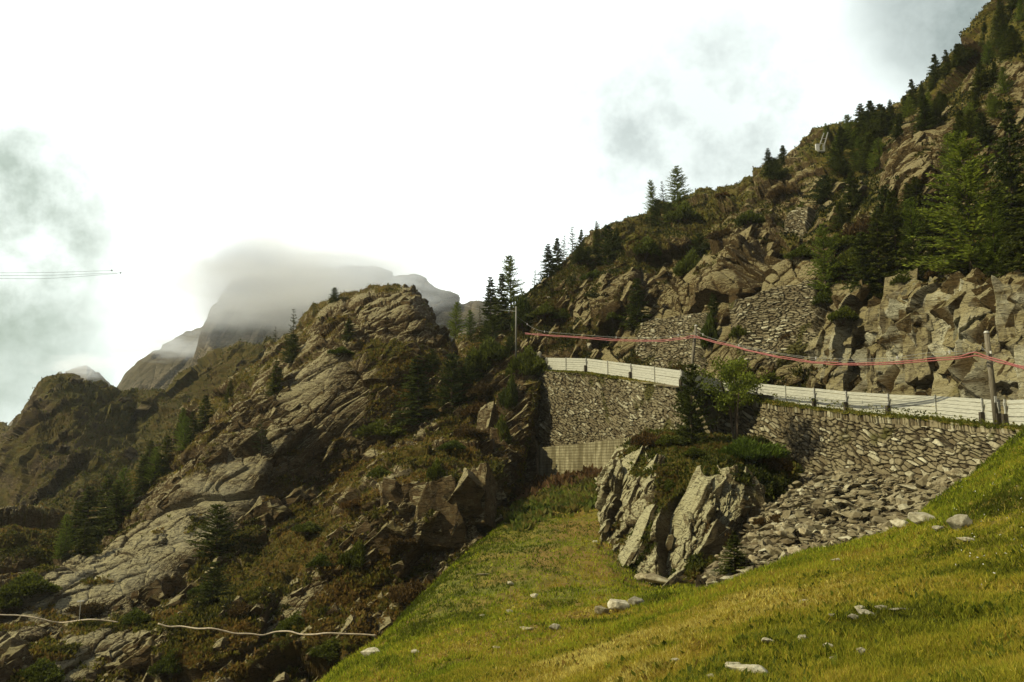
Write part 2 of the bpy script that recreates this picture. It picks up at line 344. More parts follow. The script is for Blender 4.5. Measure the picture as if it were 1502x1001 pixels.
# left rocky hill
HB = [
 [(-250, 1250, 38), (0, 1180, 40), (300, 1120, 40), (480, 1080, 41), (560, 1010, 46), (660, 900, 51), (740, 810, 60), (790, 750, 78), (806, 745, 92)],
 [(-250, 1040, 44), (0, 1010, 46), (150, 1000, 48), (300, 965, 50), (400, 940, 51), (500, 900, 53), (560, 865, 55), (620, 830, 56), (700, 790, 58), (740, 768, 64), (790, 715, 80), (806, 710, 96)],
 [(-250, 1000, 48), (0, 960, 51), (150, 940, 53), (300, 905, 56), (400, 860, 58), (480, 800, 59), (550, 735, 60), (620, 710, 60.5), (700, 705, 61), (725, 700, 64), (750, 690, 74), (790, 680, 80), (806, 680, 96)],
 [(-250, 970, 53), (0, 920, 57), (150, 890, 60), (300, 835, 66), (400, 780, 71), (480, 735, 75), (550, 690, 72), (620, 675, 68), (700, 680, 67), (730, 670, 73), (790, 655, 80), (806, 650, 96)],
 [(-250, 940, 58), (0, 880, 63), (150, 845, 67), (300, 770, 73), (400, 710, 77), (480, 690, 81), (550, 650, 84), (620, 640, 82), (700, 640, 77), (740, 635, 79), (790, 625, 81), (806, 620, 96)],
 [(-250, 910, 64), (0, 850, 70), (150, 815, 76), (250, 735, 79), (330, 670, 82), (400, 630, 83), (480, 610, 85), (560, 590, 88), (630, 580, 90), (680, 590, 87), (740, 600, 82), (790, 590, 81), (806, 590, 96)],
 [(-250, 890, 70), (0, 820, 78), (150, 785, 85), (250, 690, 89), (330, 615, 92), (400, 570, 94), (480, 530, 93), (560, 520, 93), (620, 530, 93), (680, 545, 90), (740, 550, 86), (790, 556, 82), (806, 560, 96)],
 [(-250, 870, 78), (0, 795, 86), (80, 790, 90), (170, 750, 94), (220, 700, 98), (290, 625, 104), (350, 565, 108), (400, 528, 110), (470, 478, 107), (530, 460, 104), (600, 455, 101), (635, 490, 99), (680, 515, 98), (745, 515, 90), (785, 535, 84), (806, 548, 96)],
 [(-250, 850, 84), (0, 778, 94), (80, 775, 98), (120, 760, 100), (175, 735, 102), (220, 685, 106), (280, 620, 112), (340, 560, 117), (400, 512, 120), (430, 493, 121), (460, 464, 121), (490, 443, 120), (530, 431, 118), (570, 423, 116), (605, 427, 114), (625, 443, 112), (638, 464, 110), (648, 484, 107), (662, 497, 104), (700, 503, 99), (745, 500, 93), (775, 518, 88), (795, 538, 86), (806, 545, 98)]]
BEDL = (-.62, -.10, .78)
SLB = [(300, 740, 120, 32, 35, 1.), (210, 800, 60, 18, 40, .8), (140, 850, 130, 26, 20, 1.), (150, 950, 120, 24, 28, .9), (300, 790, 70, 20, 5, .8), (450, 560, 60, 22, 30, .5), (600, 712, 60, 14, 5, .5)]
SMO = [(590, 470, 75, 34, 0, .8), (500, 560, 70, 60, 35, .8), (440, 640, 90, 40, 35, .8), (330, 960, 110, 26, 22, .8), (470, 880, 90, 26, 28, .7), (90, 960, 100, 30, 25, .6), (520, 720, 70, 26, 30, .6)]
def hb_disp(p, n, U, V, D):
    big = rock(p, BEDL, 7.5, .22, (1.7, 1.6, .6), 1, 11)
    sm = rock(p, BEDL, 2.7, .21, (1.5, 1.3, .5), 4, 51)
    r = big+sm+fbm(p/9., 3, 3)*1.0
    b2 = blobs(U, V, [(590, 480, 120, 60, -20, 1.), (660, 620, 110, 60, 0, .6)])
    r = r+ledges(p, BEDL)*(1-.8*b2)+ledges(p, (-.25, -.2, .95), s=19)*b2
    crest = sstep(.0, .12, (D-60)/400)*0+1
    r = r*(1-.55*np.clip(blobs(U, V, SLB)+blobs(U, V, SMO), 0, 1)); return r*np.clip(D/60, .5, 1.05), {'pale': np.clip(blobs(U, V, SLB)*.6, 0, .6)}
SL = [(285, 745, 120, 55, 35, .9), (140, 860, 130, 45, 22, .8), (200, 830, 110, 25, 20, .6), (150, 950, 130, 28, 25, .6), (430, 560, 120, 60, 40, .45), (400, 650, 110, 60, 40, .4), (600, 470, 50, 35, 0, .6), (570, 450, 60, 30, 0, .3), (640, 770, 75, 60, 0, .7), (600, 720, 60, 16, 5, .5),
      (560, 600, 60, 70, 30, .4), (755, 620, 22, 80, 0, .6), (0, 900, 60, 90, 20, .5), (30, 700, 80, 70, 0, .0), (480, 900, 200, 110, 20, -.22), (450, 760, 140, 60, 35, -.3), (680, 600, 70, 80, 0, -.25), (600, 560, 60, 90, 60, -.15), (40, 810, 90, 30, 10, -.5), (330, 850, 60, 60, 0, -.1), (390, 960, 140, 60, 10, -.25)]
def hb_veg(H, n2, nf, U, V):
    x = n2[:, 2]*.62+fbm(H/2.6, 4, 21)*.95+fbm(H/.7, 2, 25)*.25-blobs(U, V, SL)*.6-blobs(U, V, SMO)*.3
    return sstep(.16, .36, x)
HB_ = patch('rocky_hillside', HB, -250, 806, 1000, 800, hb_disp, M['hillL'], hb_veg, smooth=7)

# distant left hill
HC = [
 [(-200, 1000, 95), (0, 900, 100), (200, 850, 112), (450, 750, 125)],
 [(-200, 860, 125), (0, 800, 130), (100, 795, 130), (200, 750, 135), (300, 690, 140), (450, 600, 145)],
 [(-200, 800, 150), (0, 740, 155), (60, 700, 150), (120, 690, 150), (200, 670, 160), (300, 620, 165), (450, 550, 165)],
 [(-200, 760, 180), (0, 690, 185), (50, 640, 170), (110, 620, 175), (200, 615, 190), (300, 575, 190), (450, 520, 180)],
 [(-200, 720, 220), (-30, 650, 225), (3, 625, 222), (18, 634, 215), (32, 622, 208), (46, 598, 200), (60, 566, 197), (75, 558, 196), (105, 557, 196), (120, 563, 198), (150, 568, 202), (200, 577, 208), (245, 581, 212), (265, 556, 210), (310, 522, 206), (350, 501, 203), (385, 500, 202), (420, 530, 200), (450, 570, 198)]]
def hc_disp(p, n, U, V, D):
    r = rock(p, (-.75, -.2, .6), 11, .15, (1.6, 2.0, .5), 4, 71, .15)+fbm(p/22., 5, 73, .6)*4.5+ledges(p, (-.8, -.3, .5), ((9, 2.6), (3.2, 1.), (1.3, .4)), 72)
    return r*sstep(0, 1, 1)
def hc_veg(H, n2, nf, U, V):
    return sstep(.0, .3, n2[:, 2]*.7+fbm(H/7, 5, 75, .65)*.9+.22-.6*blobs(U, V, [(60, 680, 70, 90, 0, .8), (150, 640, 60, 60, 0, .1)]))
HC_ = patch('far_hillside', HC, -200, 450, 420, 260, hc_disp, M['far'], hc_veg, smooth=4)
BV_FRONT = None

# mountain on the right
d0 = [(560, 118), (740, 103), (800, 98), (887, 88), (1000, 78), (1105, 72), (1225, 67.5), (1317, 62), (1425, 55), (1545, 48), (1850, 35)]
foot = [(x, float(road_py(d, -.3)), d) for x, d in d0]; under = [(x, float(road_py(d, -3)), d-.5) for x, d in d0]
foot[0] = (560, 640, 112); foot[1] = (740, 545, 101)
HD = [under, foot,
 [(560, 620, 114), (740, 520, 105), (800, 505, 101), (850, 500, 96), (935, 498, 89), (1010, 500, 81.5), (1080, 480, 77), (1200, 480, 72), (1300, 490, 65), (1400, 480, 58.5), (1502, 475, 53), (1850, 460, 38)],
 [(560, 600, 116), (740, 500, 109), (800, 488, 105), (850, 470, 102), (935, 456, 93), (1010, 452, 88), (1080, 420, 83), (1200, 400, 78), (1260, 425, 71), (1300, 425, 68), (1400, 402, 61), (1502, 388, 55), (1850, 330, 42)],
 [(560, 590, 118), (740, 485, 112), (800, 460, 107), (850, 445, 104), (935, 425, 97), (1010, 425, 92), (1080, 395, 90), (1150, 370, 88), (1200, 365, 86), (1300, 375, 78), (1400, 350, 70), (1502, 320, 63), (1850, 230, 50)],
 [(560, 585, 120), (740, 470, 115), (800, 435, 112), (850, 415, 110), (935, 380, 106), (1010, 370, 101), (1080, 345, 101), (1150, 320, 104), (1200, 320, 99), (1300, 300, 86), (1350, 270, 82), (1400, 260, 80), (1502, 220, 74), (1850, 80, 60)],
 [(560, 580, 122), (740, 460, 118), (800, 415, 119), (850, 385, 121), (935, 345, 122), (1010, 325, 120), (1080, 300, 120), (1150, 270, 118), (1200, 255, 112), (1300, 230, 103), (1400, 170, 92), (1502, 100, 85), (1850, -80, 75)],
 [(560, 575, 124), (600, 562, 123), (660, 507, 122), (700, 482, 120), (740, 454, 124), (760, 443, 127), (790, 415, 130), (820, 388, 134), (860, 358, 138), (900, 337, 142), (960, 314, 146), (1010, 294, 148), (1060, 270, 148), (1095, 255, 147), (1120, 247, 146), (1150, 229, 144), (1165, 213, 143), (1190, 203, 142), (1215, 194, 140), (1240, 186, 136), (1268, 184, 132), (1290, 172, 128), (1310, 160, 126), (1340, 142, 122), (1380, 105, 116), (1420, 68, 112), (1460, 32, 108), (1502, -18, 105), (1600, -110, 100), (1850, -280, 95)]]
BEDR = (-.80, -.22, .52)
def hd_disp(p, n, U, V, D):
    cl = blobs(U, V, [(1390, 510, 230, 90, 0, 1.)])
    a = rock(p, BEDR, 8., .21, (1.8, 1.9, .6), 1, 111)+rock(p, BEDR, 3.0, .20, (1.6, 1.5, .5), 4, 151)
    b = rock(p, (-.30, -.93, .22), 3.4, .24, (1.1, 2.4, .7), 4, 171, .4)
    r = a*(1-cl)+b*cl*1.1+fbm(p/12, 3, 103)*1.3*(1-cl)+ledges(p, BEDR, ((3.4, .8), (1.2, .32), (.5, .12)), 28)*(1-cl*.4)+ledges(p, (-.30, -.93, .25), ((5.6, 2.9), (2.1, .9)), 38, .35)*cl*1.15
    r = r-blobs(U, V, [(1120, 385, 22, 75, -35, 1.3), (1165, 345, 25, 40, -40, .8)])+blobs(U, V, [(1060, 410, 60, 50, 30, 1.8), (880, 450, 40, 40, 60, 1.2), (1350, 245, 60, 50, 50, 1.5)])
    wl = blobs(U, V, [(985, 500, 62, 50, 8, 1.), (1145, 468, 75, 66, 15, 1.), (1168, 325, 28, 30, 20, .8)])
    r = r*(1-np.clip(wl, 0, 1)*.75)-np.clip(wl, 0, 1)*.7
    return r*np.clip(D/80, .55, 1.1), {'pale': np.clip(blobs(U, V, [(1400, 510, 200, 90, 0, 1.3), (1480, 480, 60, 120, 0, .5)])-.1, 0, 1)}
SR = [(1400, 500, 210, 85, 0, 1.4), (1070, 410, 70, 60, 20, .8), (960, 440, 60, 35, 10, .6), (870, 445, 45, 45, 60, .35), (1350, 235, 60, 45, 60, 1.1), (1180, 235, 60, 30, 20, .35), (1100, 300, 60, 30, 20, .3), (1410, 115, 24, 16, 20, .7), (1300, 200, 120, 90, 45, -.6), (1450, 60, 80, 60, 45, -.6), (1240, 220, 60, 30, 0, -.4), (1492, 120, 22, 40, 60, 1.), (1150, 390, 40, 60, 60, .8), (1380, 290, 40, 14, 25, .8),
      (800, 450, 70, 40, 40, -.4), (1000, 320, 110, 40, 25, -.45), (1160, 480, 90, 70, 10, .4), (985, 500, 70, 60, 0, .3), (1250, 300, 40, 60, 0, -.3), (1240, 480, 40, 50, 0, .6)]
def hd_veg(H, n2, nf, U, V):
    x = n2[:, 2]*.62+fbm(H/3.2, 4, 121)*.95+fbm(H/.8, 2, 125)*.25-blobs(U, V, SR)*.8
    return sstep(.18, .40, x)
HD_ = patch('mountain_slope', HD, 560, 1850, 1200, 800, hd_disp, M['hillR'], hd_veg, smooth=6)

# misty peaks behind
def pk_disp(sz, amp, s):
    def f(p, n, U, V, D): return rock(p, (-.8, -.2, .55), sz, .14, (2.4, 2.4, .5), 3, s)*amp+fbm(p/(sz*1.5), 4, s+3)*sz*.22*amp
    return f
def pk_veg(H, n2, nf, U, V): return sstep(.2, .6, n2[:, 2]*.6+fbm(H/40, 3, 201)*.7)*.8
patch('far_mountain', [[(100, 760, 330), (400, 740, 330), (900, 740, 330)], [(100, 640, 400), (268, 600, 420), (400, 590, 420), (520, 580, 430), (700, 560, 450), (900, 560, 450)],
  [(100, 700, 560), (200, 660, 520), (268, 552, 500), (285, 515, 505), (300, 478, 510), (318, 440, 520), (320, 436, 530), (340, 412, 550), (385, 398, 560), (430, 392, 570), (490, 396, 585), (545, 392, 600), (590, 399, 610), (620, 408, 620), (640, 425, 630), (660, 432, 640), (678, 441, 650), (700, 437, 650), (760, 470, 650), (900, 540, 650)]],
  100, 900, 420, 220, pk_disp(34, .9, 211), M['peak'], pk_veg, smooth=4, bv=0)
patch('far_ridge', [[(60, 800, 480), (400, 800, 480)], [(60, 690, 560), (240, 640, 560), (400, 640, 560)],
  [(60, 760, 690), (120, 640, 660), (168, 572, 650), (185, 550, 650), (200, 533, 650), (225, 519, 660), (260, 505, 670), (290, 489, 680), (330, 470, 690), (400, 460, 700)]],
  60, 400, 220, 140, pk_disp(30, .8, 231), M['peak'], pk_veg, smooth=3, bv=0)
patch('far_peak', [[(-60, 820, 760), (260, 820, 760)], [(-60, 700, 900), (100, 640, 900), (260, 660, 900)],
  [(-60, 690, 1050), (40, 600, 1030), (70, 560, 1010), (85, 547, 1000), (100, 545, 1000), (112, 540, 1000), (128, 538, 1000), (140, 548, 1005), (152, 560, 1010), (170, 572, 1020), (210, 620, 1040), (260, 680, 1050)]],
  -60, 260, 200, 100, pk_disp(40, .7, 251), M['peak'], pk_veg, smooth=2, bv=0)

# road sheet with its grassy outer shoulder
FL = [(775, 541, 92), (803, 543, 84), (861, 545.5, 78), (927, 556, 70.5), (1000, 568, 62.5), (1016, 571, 64.5), (1055, 579, 66.5), (1111, 586.5, 64), (1154, 592, 60.5), (1197, 597, 57), (1244, 603, 54), (1306, 609, 50.5), (1375, 613.5, 47), (1445, 621, 43.5), (1502, 627, 40.5), (1620, 640, 36.), (1800, 660, 31)]
FP = np.array([P(*t) for t in FL])
def offs(pl, dist, dz):
    t = np.gradient(pl, axis=0); t[:, 2] = 0; t /= np.linalg.norm(t, axis=1)[:, None]; n = np.stack([t[:, 1], -t[:, 0]], 1)   # to the right of travel
    o = pl.copy(); o[:, :2] += n*dist; o[:, 2] += dz; return o
def resamp(pl, step):
    s = np.concatenate([[0], np.cumsum(np.linalg.norm(np.diff(pl, axis=0), axis=1))]); n = max(2, int(s[-1]/step)); t = np.linspace(0, s[-1], n)
    return np.stack([np.interp(t, s, pl[:, i]) for i in range(3)], 1)
side = np.sign(0.0-1)                                    # camera side of the fence line
def roadsheet(name, a, b, za, zb, mat, n=3, dispz=.0, vegv=None):
    A = offs(FP, a, za); B = offs(FP[[0, 1, 2, 3]+list(range(7, len(FP)))] if b < -2 else FP, b, zb); A = resamp(A, .25); B = np.stack([np.interp(np.linspace(0, 1, len(A)), np.linspace(0, 1, len(B)), B[:, i]) for i in range(3)], 1)
    G = np.array([A+(B-A)*t for t in np.linspace(0, 1, n)]); H = G.reshape(-1, 3).copy()
    if dispz: H[:, 2] += fbm(H*1.5, 3, 301)*dispz
    ny_, nx_ = G.shape[:2]; idx = np.arange(ny_*nx_).reshape(ny_, nx_); Fc = np.stack([idx[:-1, :-1], idx[:-1, 1:], idx[1:, 1:], idx[1:, :-1]], -1).reshape(-1, 4)
    at = {'rust': np.full(len(H), .3)}
    o = mesh_np(name, H, Fc, mat, at); o['kind'] = 'structure'; return H
roadsheet('road', -.2, -8.5, -.02, -.10, M['road'], 3)
SH = roadsheet('road_shoulder', .75, -.25, -.12, .05, M['meadow'], 9, .14)

# ------------------------------------------------------------------ walls
def wall(name, top, bot, label, mat, stone=(.52, .21), tilt=-.18, step=.055, cop=0., amp=.11, s=401, vegl=None, thick=1.2, cracks=1., edge=0.):
    T = np.array([P(*t) if len(t) == 3 else t for t in top]); B = np.array([P(*t) for t in bot])
    L = np.linalg.norm(np.diff(T, axis=0), axis=1).sum(); n = int(L/step)
    def rs(pl):
        sx = np.array([0]+list(np.cumsum(np.linalg.norm(np.diff(pl, axis=0), axis=1)))); t = np.linspace(0, sx[-1], n); return np.stack([np.interp(t, sx, pl[:, i]) for i in range(3)], 1), t
    T2, st = rs(T); B2, _ = rs(B); hh = np.linalg.norm(T2-B2, axis=1); m = int(hh.max()/step)
    t = np.linspace(0, 1, m)[:, None, None]; G = T2[None]*(1-t)+B2[None]*t
    a = np.gradient(G, axis=1); b = np.gradient(G, axis=0); nn = np.cross(a, b); nn /= np.linalg.norm(nn, axis=2)[..., None]+1e-9
    tocam = EYE-G; sg = np.sign((nn*tocam).sum(2)); nn *= sg[..., None]
    sC = np.broadcast_to(st[None], G.shape[:2]).ravel(); tC = (np.broadcast_to(hh[None], G.shape[:2])*t[..., 0]).ravel()
    pf = G.reshape(-1, 3); wv = fbm(np.stack([sC/2, tC/2, tC*0], 1), 2, s+9)*.35; w2 = fbm(np.stack([sC/1.1, tC/.8, tC*0+3], 1), 3, s+15)*.55
    q = np.stack([(sC+w2)/stone[0], (tC+sC*tilt+wv*.5+w2*.35)/stone[1], np.zeros_like(sC)+.5], 1)
    if cop:
        qc = np.stack([sC/.26+40, tC*0+7.5, q[:, 2]], 1); q = np.where((tC < cop)[:, None], qc, q)
    f1, f2, i, fc = voro(q, s, .98, .8)
    gap = 1-sstep(.04, .20, f2-f1)
    d = amp*((i-.5)*.9+fc*1.3)-gap*.12*cracks+fbm(pf*.6, 3, s+3)*(.04+.10*cracks)+fbm(pf*5, 2, s+5)*.02*cracks
    if edge:
        tn = np.broadcast_to(t[..., 0], G.shape[:2]).ravel(); sn = sC/sC.max(); e = np.minimum(np.minimum(tn, 1-tn)*1.3, np.minimum(sn, 1-sn))+fbm(pf/1.3, 3, s+31)*.09; d = d-edge*(1-sstep(.0, .13, e))
    H = pf+nn.reshape(-1, 3)*d[:, None]
    u, v, _ = proj(H); vg = sstep(.35, .6, fbm(pf/1.6, 3, s+21)+(blobs(u, v, vegl) if vegl else 0))
    ny_, nx_ = G.shape[:2]; idx = np.arange(ny_*nx_).reshape(ny_, nx_); Fc = np.stack([idx[:-1, :-1], idx[:-1, 1:], idx[1:, 1:], idx[1:, :-1]], -1).reshape(-1, 4)
    # body behind the face: top, back and ends so it is solid
    bk = (pf.reshape(G.shape)-nn*thick); k0 = len(H); ring = np.concatenate([bk[0], bk[-1]]); H2 = np.concatenate([H, ring]); r0 = np.arange(nx_)
    top_f = np.stack([idx[0, :-1], k0+r0[:-1], k0+r0[1:], idx[0, 1:]], -1); bot_f = np.stack([idx[-1, :-1], idx[-1, 1:], k0+nx_+r0[1:], k0+nx_+r0[:-1]], -1); back_f = np.stack([k0+r0[:-1], k0+nx_+r0[:-1], k0+nx_+r0[1:], k0+r0[1:]], -1)
    Fc = np.concatenate([Fc, top_f, bot_f, back_f]); z = np.zeros(2*nx_)
    cen = T.mean(0); o = mesh_np(name, H2-cen, Fc, mat, {'cell': np.concatenate([i, z+.4]), 'gap': np.concatenate([gap*cracks, z]), 'veg': np.concatenate([vg, z])}); o.location = cen
    tag(o, label, 'wall'); return H.reshape(G.shape)
def topline(i0, i1, dist=.7, dz=-.1): return [tuple(x) for x in offs(FP, dist, dz)[i0:i1]]
def fwd(L, k=1.1): return [(a, b, c-k) for a, b, c in L]
def wall_w(name, topw, bot, **k):
    return wall(name, [proj(np.array(p)) for p in topw], bot, mat=M['stone'], **k)
tl = topline(1, 5)
W1 = wall_w('stone_wall', tl, [(791, 664, 82.5), (861, 652, 76.5), (927, 643, 69.5), (1020, 640, 60)], label='coarse dry stone retaining wall under the far end of the white barrier, above the concrete wall', s=401, tilt=-.22, vegl=[(900, 560, 120, 12, -6, .3), (960, 640, 40, 20, 30, .5)])
wb = topline(6, 16)
W2 = wall_w('stone_wall', wb, [(1050, 690, 63), (1105, 705, 61), (1150, 712, 58), (1190, 716, 54.5), (1240, 722, 51.5), (1300, 728, 48), (1370, 722, 44.5), (1440, 700, 41.2), (1500, 670, 38.4), (1620, 690, 34)], label='tall pale dry stone retaining wall below the near white barrier, rising from the rubble and meadow', s=431, stone=(.60, .25), tilt=-.12, cop=.42, vegl=[(1130, 600, 60, 14, 0, .2)])
W3 = wall('stone_wall', fwd([(925, 470, 91.5), (965, 458, 89), (1000, 455, 87), (1038, 450, 84.5)]), fwd([(922, 548, 87), (960, 549, 84), (1000, 552, 80), (1040, 555, 76.5)], .4), 'small stepped dry stone wall on the slope behind the middle pole and the white barrier', M['stone'], edge=1.1, s=461, tilt=-.2, stone=(.5, .2), vegl=[(930, 470, 20, 40, 0, .5)])
W4 = wall('stone_wall', fwd([(1066, 432, 80.5), (1100, 425, 80), (1150, 408, 79), (1206, 398, 77)]), fwd([(1074, 545, 74.5), (1120, 545, 73), (1165, 530, 71.5), (1215, 500, 70.5)], .6), 'large sloping dry stone wall on the mountainside above the leafy tree', M['stone'], edge=1.1, s=491, tilt=-.25, stone=(.55, .19), vegl=[(1180, 520, 50, 20, 30, .7), (1080, 440, 20, 40, 0, .3)])
W5 = wall('stone_wall', [(1150, 310, 104), (1170, 300, 103.5), (1190, 298, 102)], [(1140, 356, 99.8), (1165, 360, 98.6), (1186, 350, 97.8)], 'narrow dry stone wall high in the rocky gully on the mountain', M['stone'], edge=1.1, s=521, tilt=-.3, stone=(.5, .2), vegl=[(1140, 330, 10, 30, 0, .4)])
# concrete wall
cb = wall('concrete_wall', [(790, 657, 81.2), (861, 650, 75.2), (915, 643, 70), (950, 639, 66.5)], [(790, 716, 80.4), (861, 716, 74.5), (915, 714, 69.4), (950, 714, 66)], 'long stained concrete wall with board marks at the head of the grassy gully', M['conc'], amp=.0, cracks=0., s=551, step=.12, thick=.8)

# ------------------------------------------------------------------ rock outcrop and rubble slope
HG = [
 [(840, 800, 52), (880, 830, 46), (940, 900, 38), (1000, 895, 37), (1060, 870, 38), (1120, 850, 40), (1190, 800, 45), (1230, 770, 50)],
 [(840, 790, 56), (880, 782, 51), (920, 822, 46), (950, 878, 41.5), (1000, 865, 41), (1040, 845, 42), (1100, 800, 45), (1150, 770, 48), (1190, 750, 50), (1230, 750, 53)],
 [(840, 770, 62), (882, 735, 54), (930, 760, 49.5), (970, 800, 45.5), (1010, 780, 44.8), (1060, 755, 45.5), (1100, 745, 46.8), (1150, 730, 49.5), (1190, 725, 52), (1230, 740, 55)],
 [(840, 760, 68), (890, 690, 57), (940, 685, 53.5), (990, 700, 50), (1030, 692, 48.5), (1080, 690, 49), (1130, 690, 50.5), (1170, 695, 52.5), (1230, 735, 57)],
 [(840, 750, 72), (905, 662, 61), (940, 648, 58.5), (985, 655, 55.5), (1030, 655, 53.5), (1080, 655, 54), (1130, 665, 54.5), (1175, 688, 55.5), (1230, 735, 60)],
 [(840, 745, 76), (915, 650, 64), (950, 634, 62), (990, 632, 60), (1040, 640, 58), (1080, 640, 58), (1120, 645, 58), (1160, 668, 58), (1185, 692, 58), (1230, 735, 62)]]
BEDG = (-.88, -.02, .47)
def hg_disp(p, n, U, V, D):
    t, u, b = basis(BEDG); q = p@b; r = ledges(p, BEDG, ((2.2, 1.0), (.8, .3)), 308, .2, True)+rock(p, BEDG, 1.9, .21, (1.3, 1.9, .55), 4, 311)-.5+blobs(U, V, [(958, 745, 80, 13, 58, -.8), (1050, 780, 50, 14, 75, -.6)])
    top = sstep(690, 660, V); return r*(1-.65*top)
def hg_veg(H, n2, nf, U, V):
    x = n2[:, 2]*.45+fbm(H/1.6, 4, 321)*.7+blobs(U, V, [(1100, 668, 90, 30, -10, 1.2), (975, 655, 60, 24, 30, 1.2), (962, 745, 90, 18, 58, 1.4), (1125, 700, 60, 20, -30, .7), (1060, 800, 60, 20, 40, .6), (1130, 760, 40, 20, 0, .2), (930, 790, 30, 25, 45, .3)])-blobs(U, V, [(915, 720, 40, 70, 60, .5), (1010, 760, 40, 90, 62, .6), (1080, 730, 40, 40, 0, .5)])
    return sstep(.35, .55, x)
HG_ = patch('rock_outcrop', HG, 874, 1230, 600, 520, hg_disp, M['crop'], hg_veg, smooth=6, kind=None, back=True)
tag(HG_['o'], 'big outcrop of leaning pale slabs between the grassy gully and the rubble slope', 'rock outcrop')
SC = [
 [(1020, 920, 30), (1100, 900, 30), (1180, 870, 31), (1310, 830, 33), (1400, 790, 35), (1520, 720, 37)],
 [(1020, 868, 36), (1100, 850, 36), (1180, 826, 37), (1310, 790, 38), (1400, 740, 38.5), (1520, 680, 38.5)],
 [(1020, 850, 41), (1100, 805, 42), (1180, 770, 42.5), (1310, 745, 42.5), (1400, 722, 41.5), (1520, 675, 39.5)],
 [(1020, 830, 46), (1100, 760, 48), (1180, 722, 49), (1240, 715, 48.5), (1310, 712, 46.2), (1400, 700, 43.2), (1520, 665, 40)],
 [(1020, 800, 52), (1100, 735, 54), (1180, 697, 55), (1240, 690, 52.5), (1310, 688, 49.5), (1400, 680, 45.4), (1520, 655, 41.5)]]
def sc_disp(p, n, U, V, D):
    f1, f2, i, fc = voro(p/[.7, .7, .45], 341); r = ((i-.5)*.5+fc*.6)*.7+fbm(p/3, 3, 343)*.5
    return r, {'cell': i*.35, 'gap': 1-sstep(.03, .2, f2-f1), 'veg': i*0}
SC_ = patch('rubble_slope', SC, 1020, 1520, 520, 300, sc_disp, M['stone'], None, smooth=8, kind='structure', back=False)

# ------------------------------------------------------------------ angular blocks and slabs standing out of the rock faces
import bmesh
def block_proto(s, jit=.2, cuts=3, nz=.035):
    r = random.Random(s); bm = bmesh.new(); bmesh.ops.create_cube(bm, size=1.)
    for v in bm.verts: v.co += Vector((r.uniform(-jit, jit), r.uniform(-jit, jit), r.uniform(-jit, jit)))
    bmesh.ops.subdivide_edges(bm, edges=bm.edges, cuts=1); 
    for v in bm.verts: v.co += Vector((r.uniform(-.5, .5), r.uniform(-.5, .5), r.uniform(-.5, .5)))*jit*.5
    bmesh.ops.triangulate(bm, faces=bm.faces); bmesh.ops.bevel(bm, geom=list(bm.edges), offset=.02, segments=1, affect='EDGES'); bmesh.ops.triangulate(bm, faces=bm.faces)
    bmesh.ops.subdivide_edges(bm, edges=bm.edges, cuts=cuts); bmesh.ops.triangulate(bm, faces=bm.faces); co = np.array([v.co[:] for v in bm.verts]); bm.verts.index_update()
    f1, f2, i, fc = voro(co*3.3+s, s, .9, 1.); d = (i-.5)*.05-.05*np.exp(-(f2-f1)*14)+fbm(co*7+s, 3, s)*nz
    nn = co/(np.abs(co).max(1)[:, None]+1e-6); co = co+nn*d[:, None]; f = np.array([[v.index for v in q.verts] for q in bm.faces]); bm.free(); return co, f
BP = [block_proto(2000+i) for i in range(14)]; BPf = [block_proto(2100+i, .13, 1) for i in range(14)]
def cheap(s):
    r = random.Random(s); bm = bmesh.new(); bmesh.ops.create_cube(bm, size=1.); bmesh.ops.subdivide_edges(bm, edges=bm.edges, cuts=1)
    for v in bm.verts: v.co = v.co*(.86 if v.co.length > .8 else 1.)+Vector((r.uniform(-.5, .5), r.uniform(-.5, .5), r.uniform(-.5, .5)))*.26
    bmesh.ops.triangulate(bm, faces=bm.faces); bm.verts.index_update(); co = np.array([v.co[:] for v in bm.verts]); f = np.array([[v.index for v in q.verts] for q in bm.faces]); bm.free(); return co, f
BPc = [cheap(2200+i) for i in range(12)]
def rotm(ax, an):
    return np.array(Matrix.Rotation(an, 3, Vector(ax)))
def blocks(pts, sizes, bed, parent, mat, name='crag', label=None, wob=.22, seed=1, protos=None, vegk=.5):
    rng = np.random.default_rng(seed); t, u, b = basis(bed); Bm = np.stack([t, u, b]); VV = []; FF = []; n = 0; protos = protos or BPf
    for k, (p, s_) in enumerate(zip(pts, sizes)):
        v, f = protos[int(rng.integers(len(protos)))]; R_ = rotm(rng.normal(0, 1, 3), rng.normal(0, wob))
        v = (v*np.array(s_))@Bm@R_.T+p; VV.append(v); FF.append(f+n); n += len(v)
    V = np.concatenate(VV); Fc = np.concatenate(FF); V = V+np.stack([fbm(V/.9, 2, seed+i) for i in range(3)], 1)*.10
    fn = np.cross(V[Fc[:, 1]]-V[Fc[:, 0]], V[Fc[:, 2]]-V[Fc[:, 0]]); vn_ = np.zeros_like(V)
    for i in range(3): np.add.at(vn_, Fc[:, i], fn)
    vn_ /= np.linalg.norm(vn_, axis=1)[:, None]+1e-9
    at = {'veg': sstep(.55, .8, vn_[:, 2]*.8+fbm(V/1.6, 3, seed+7)*.8)*vegk, 'pale': np.full(len(V), .0)}
    if name == 'cliff_block': at['pale'] = sstep(-.1, .2, fbm(V/4, 2, 5))
    return mesh_np(name, V, Fc, mat, at, parent=parent)
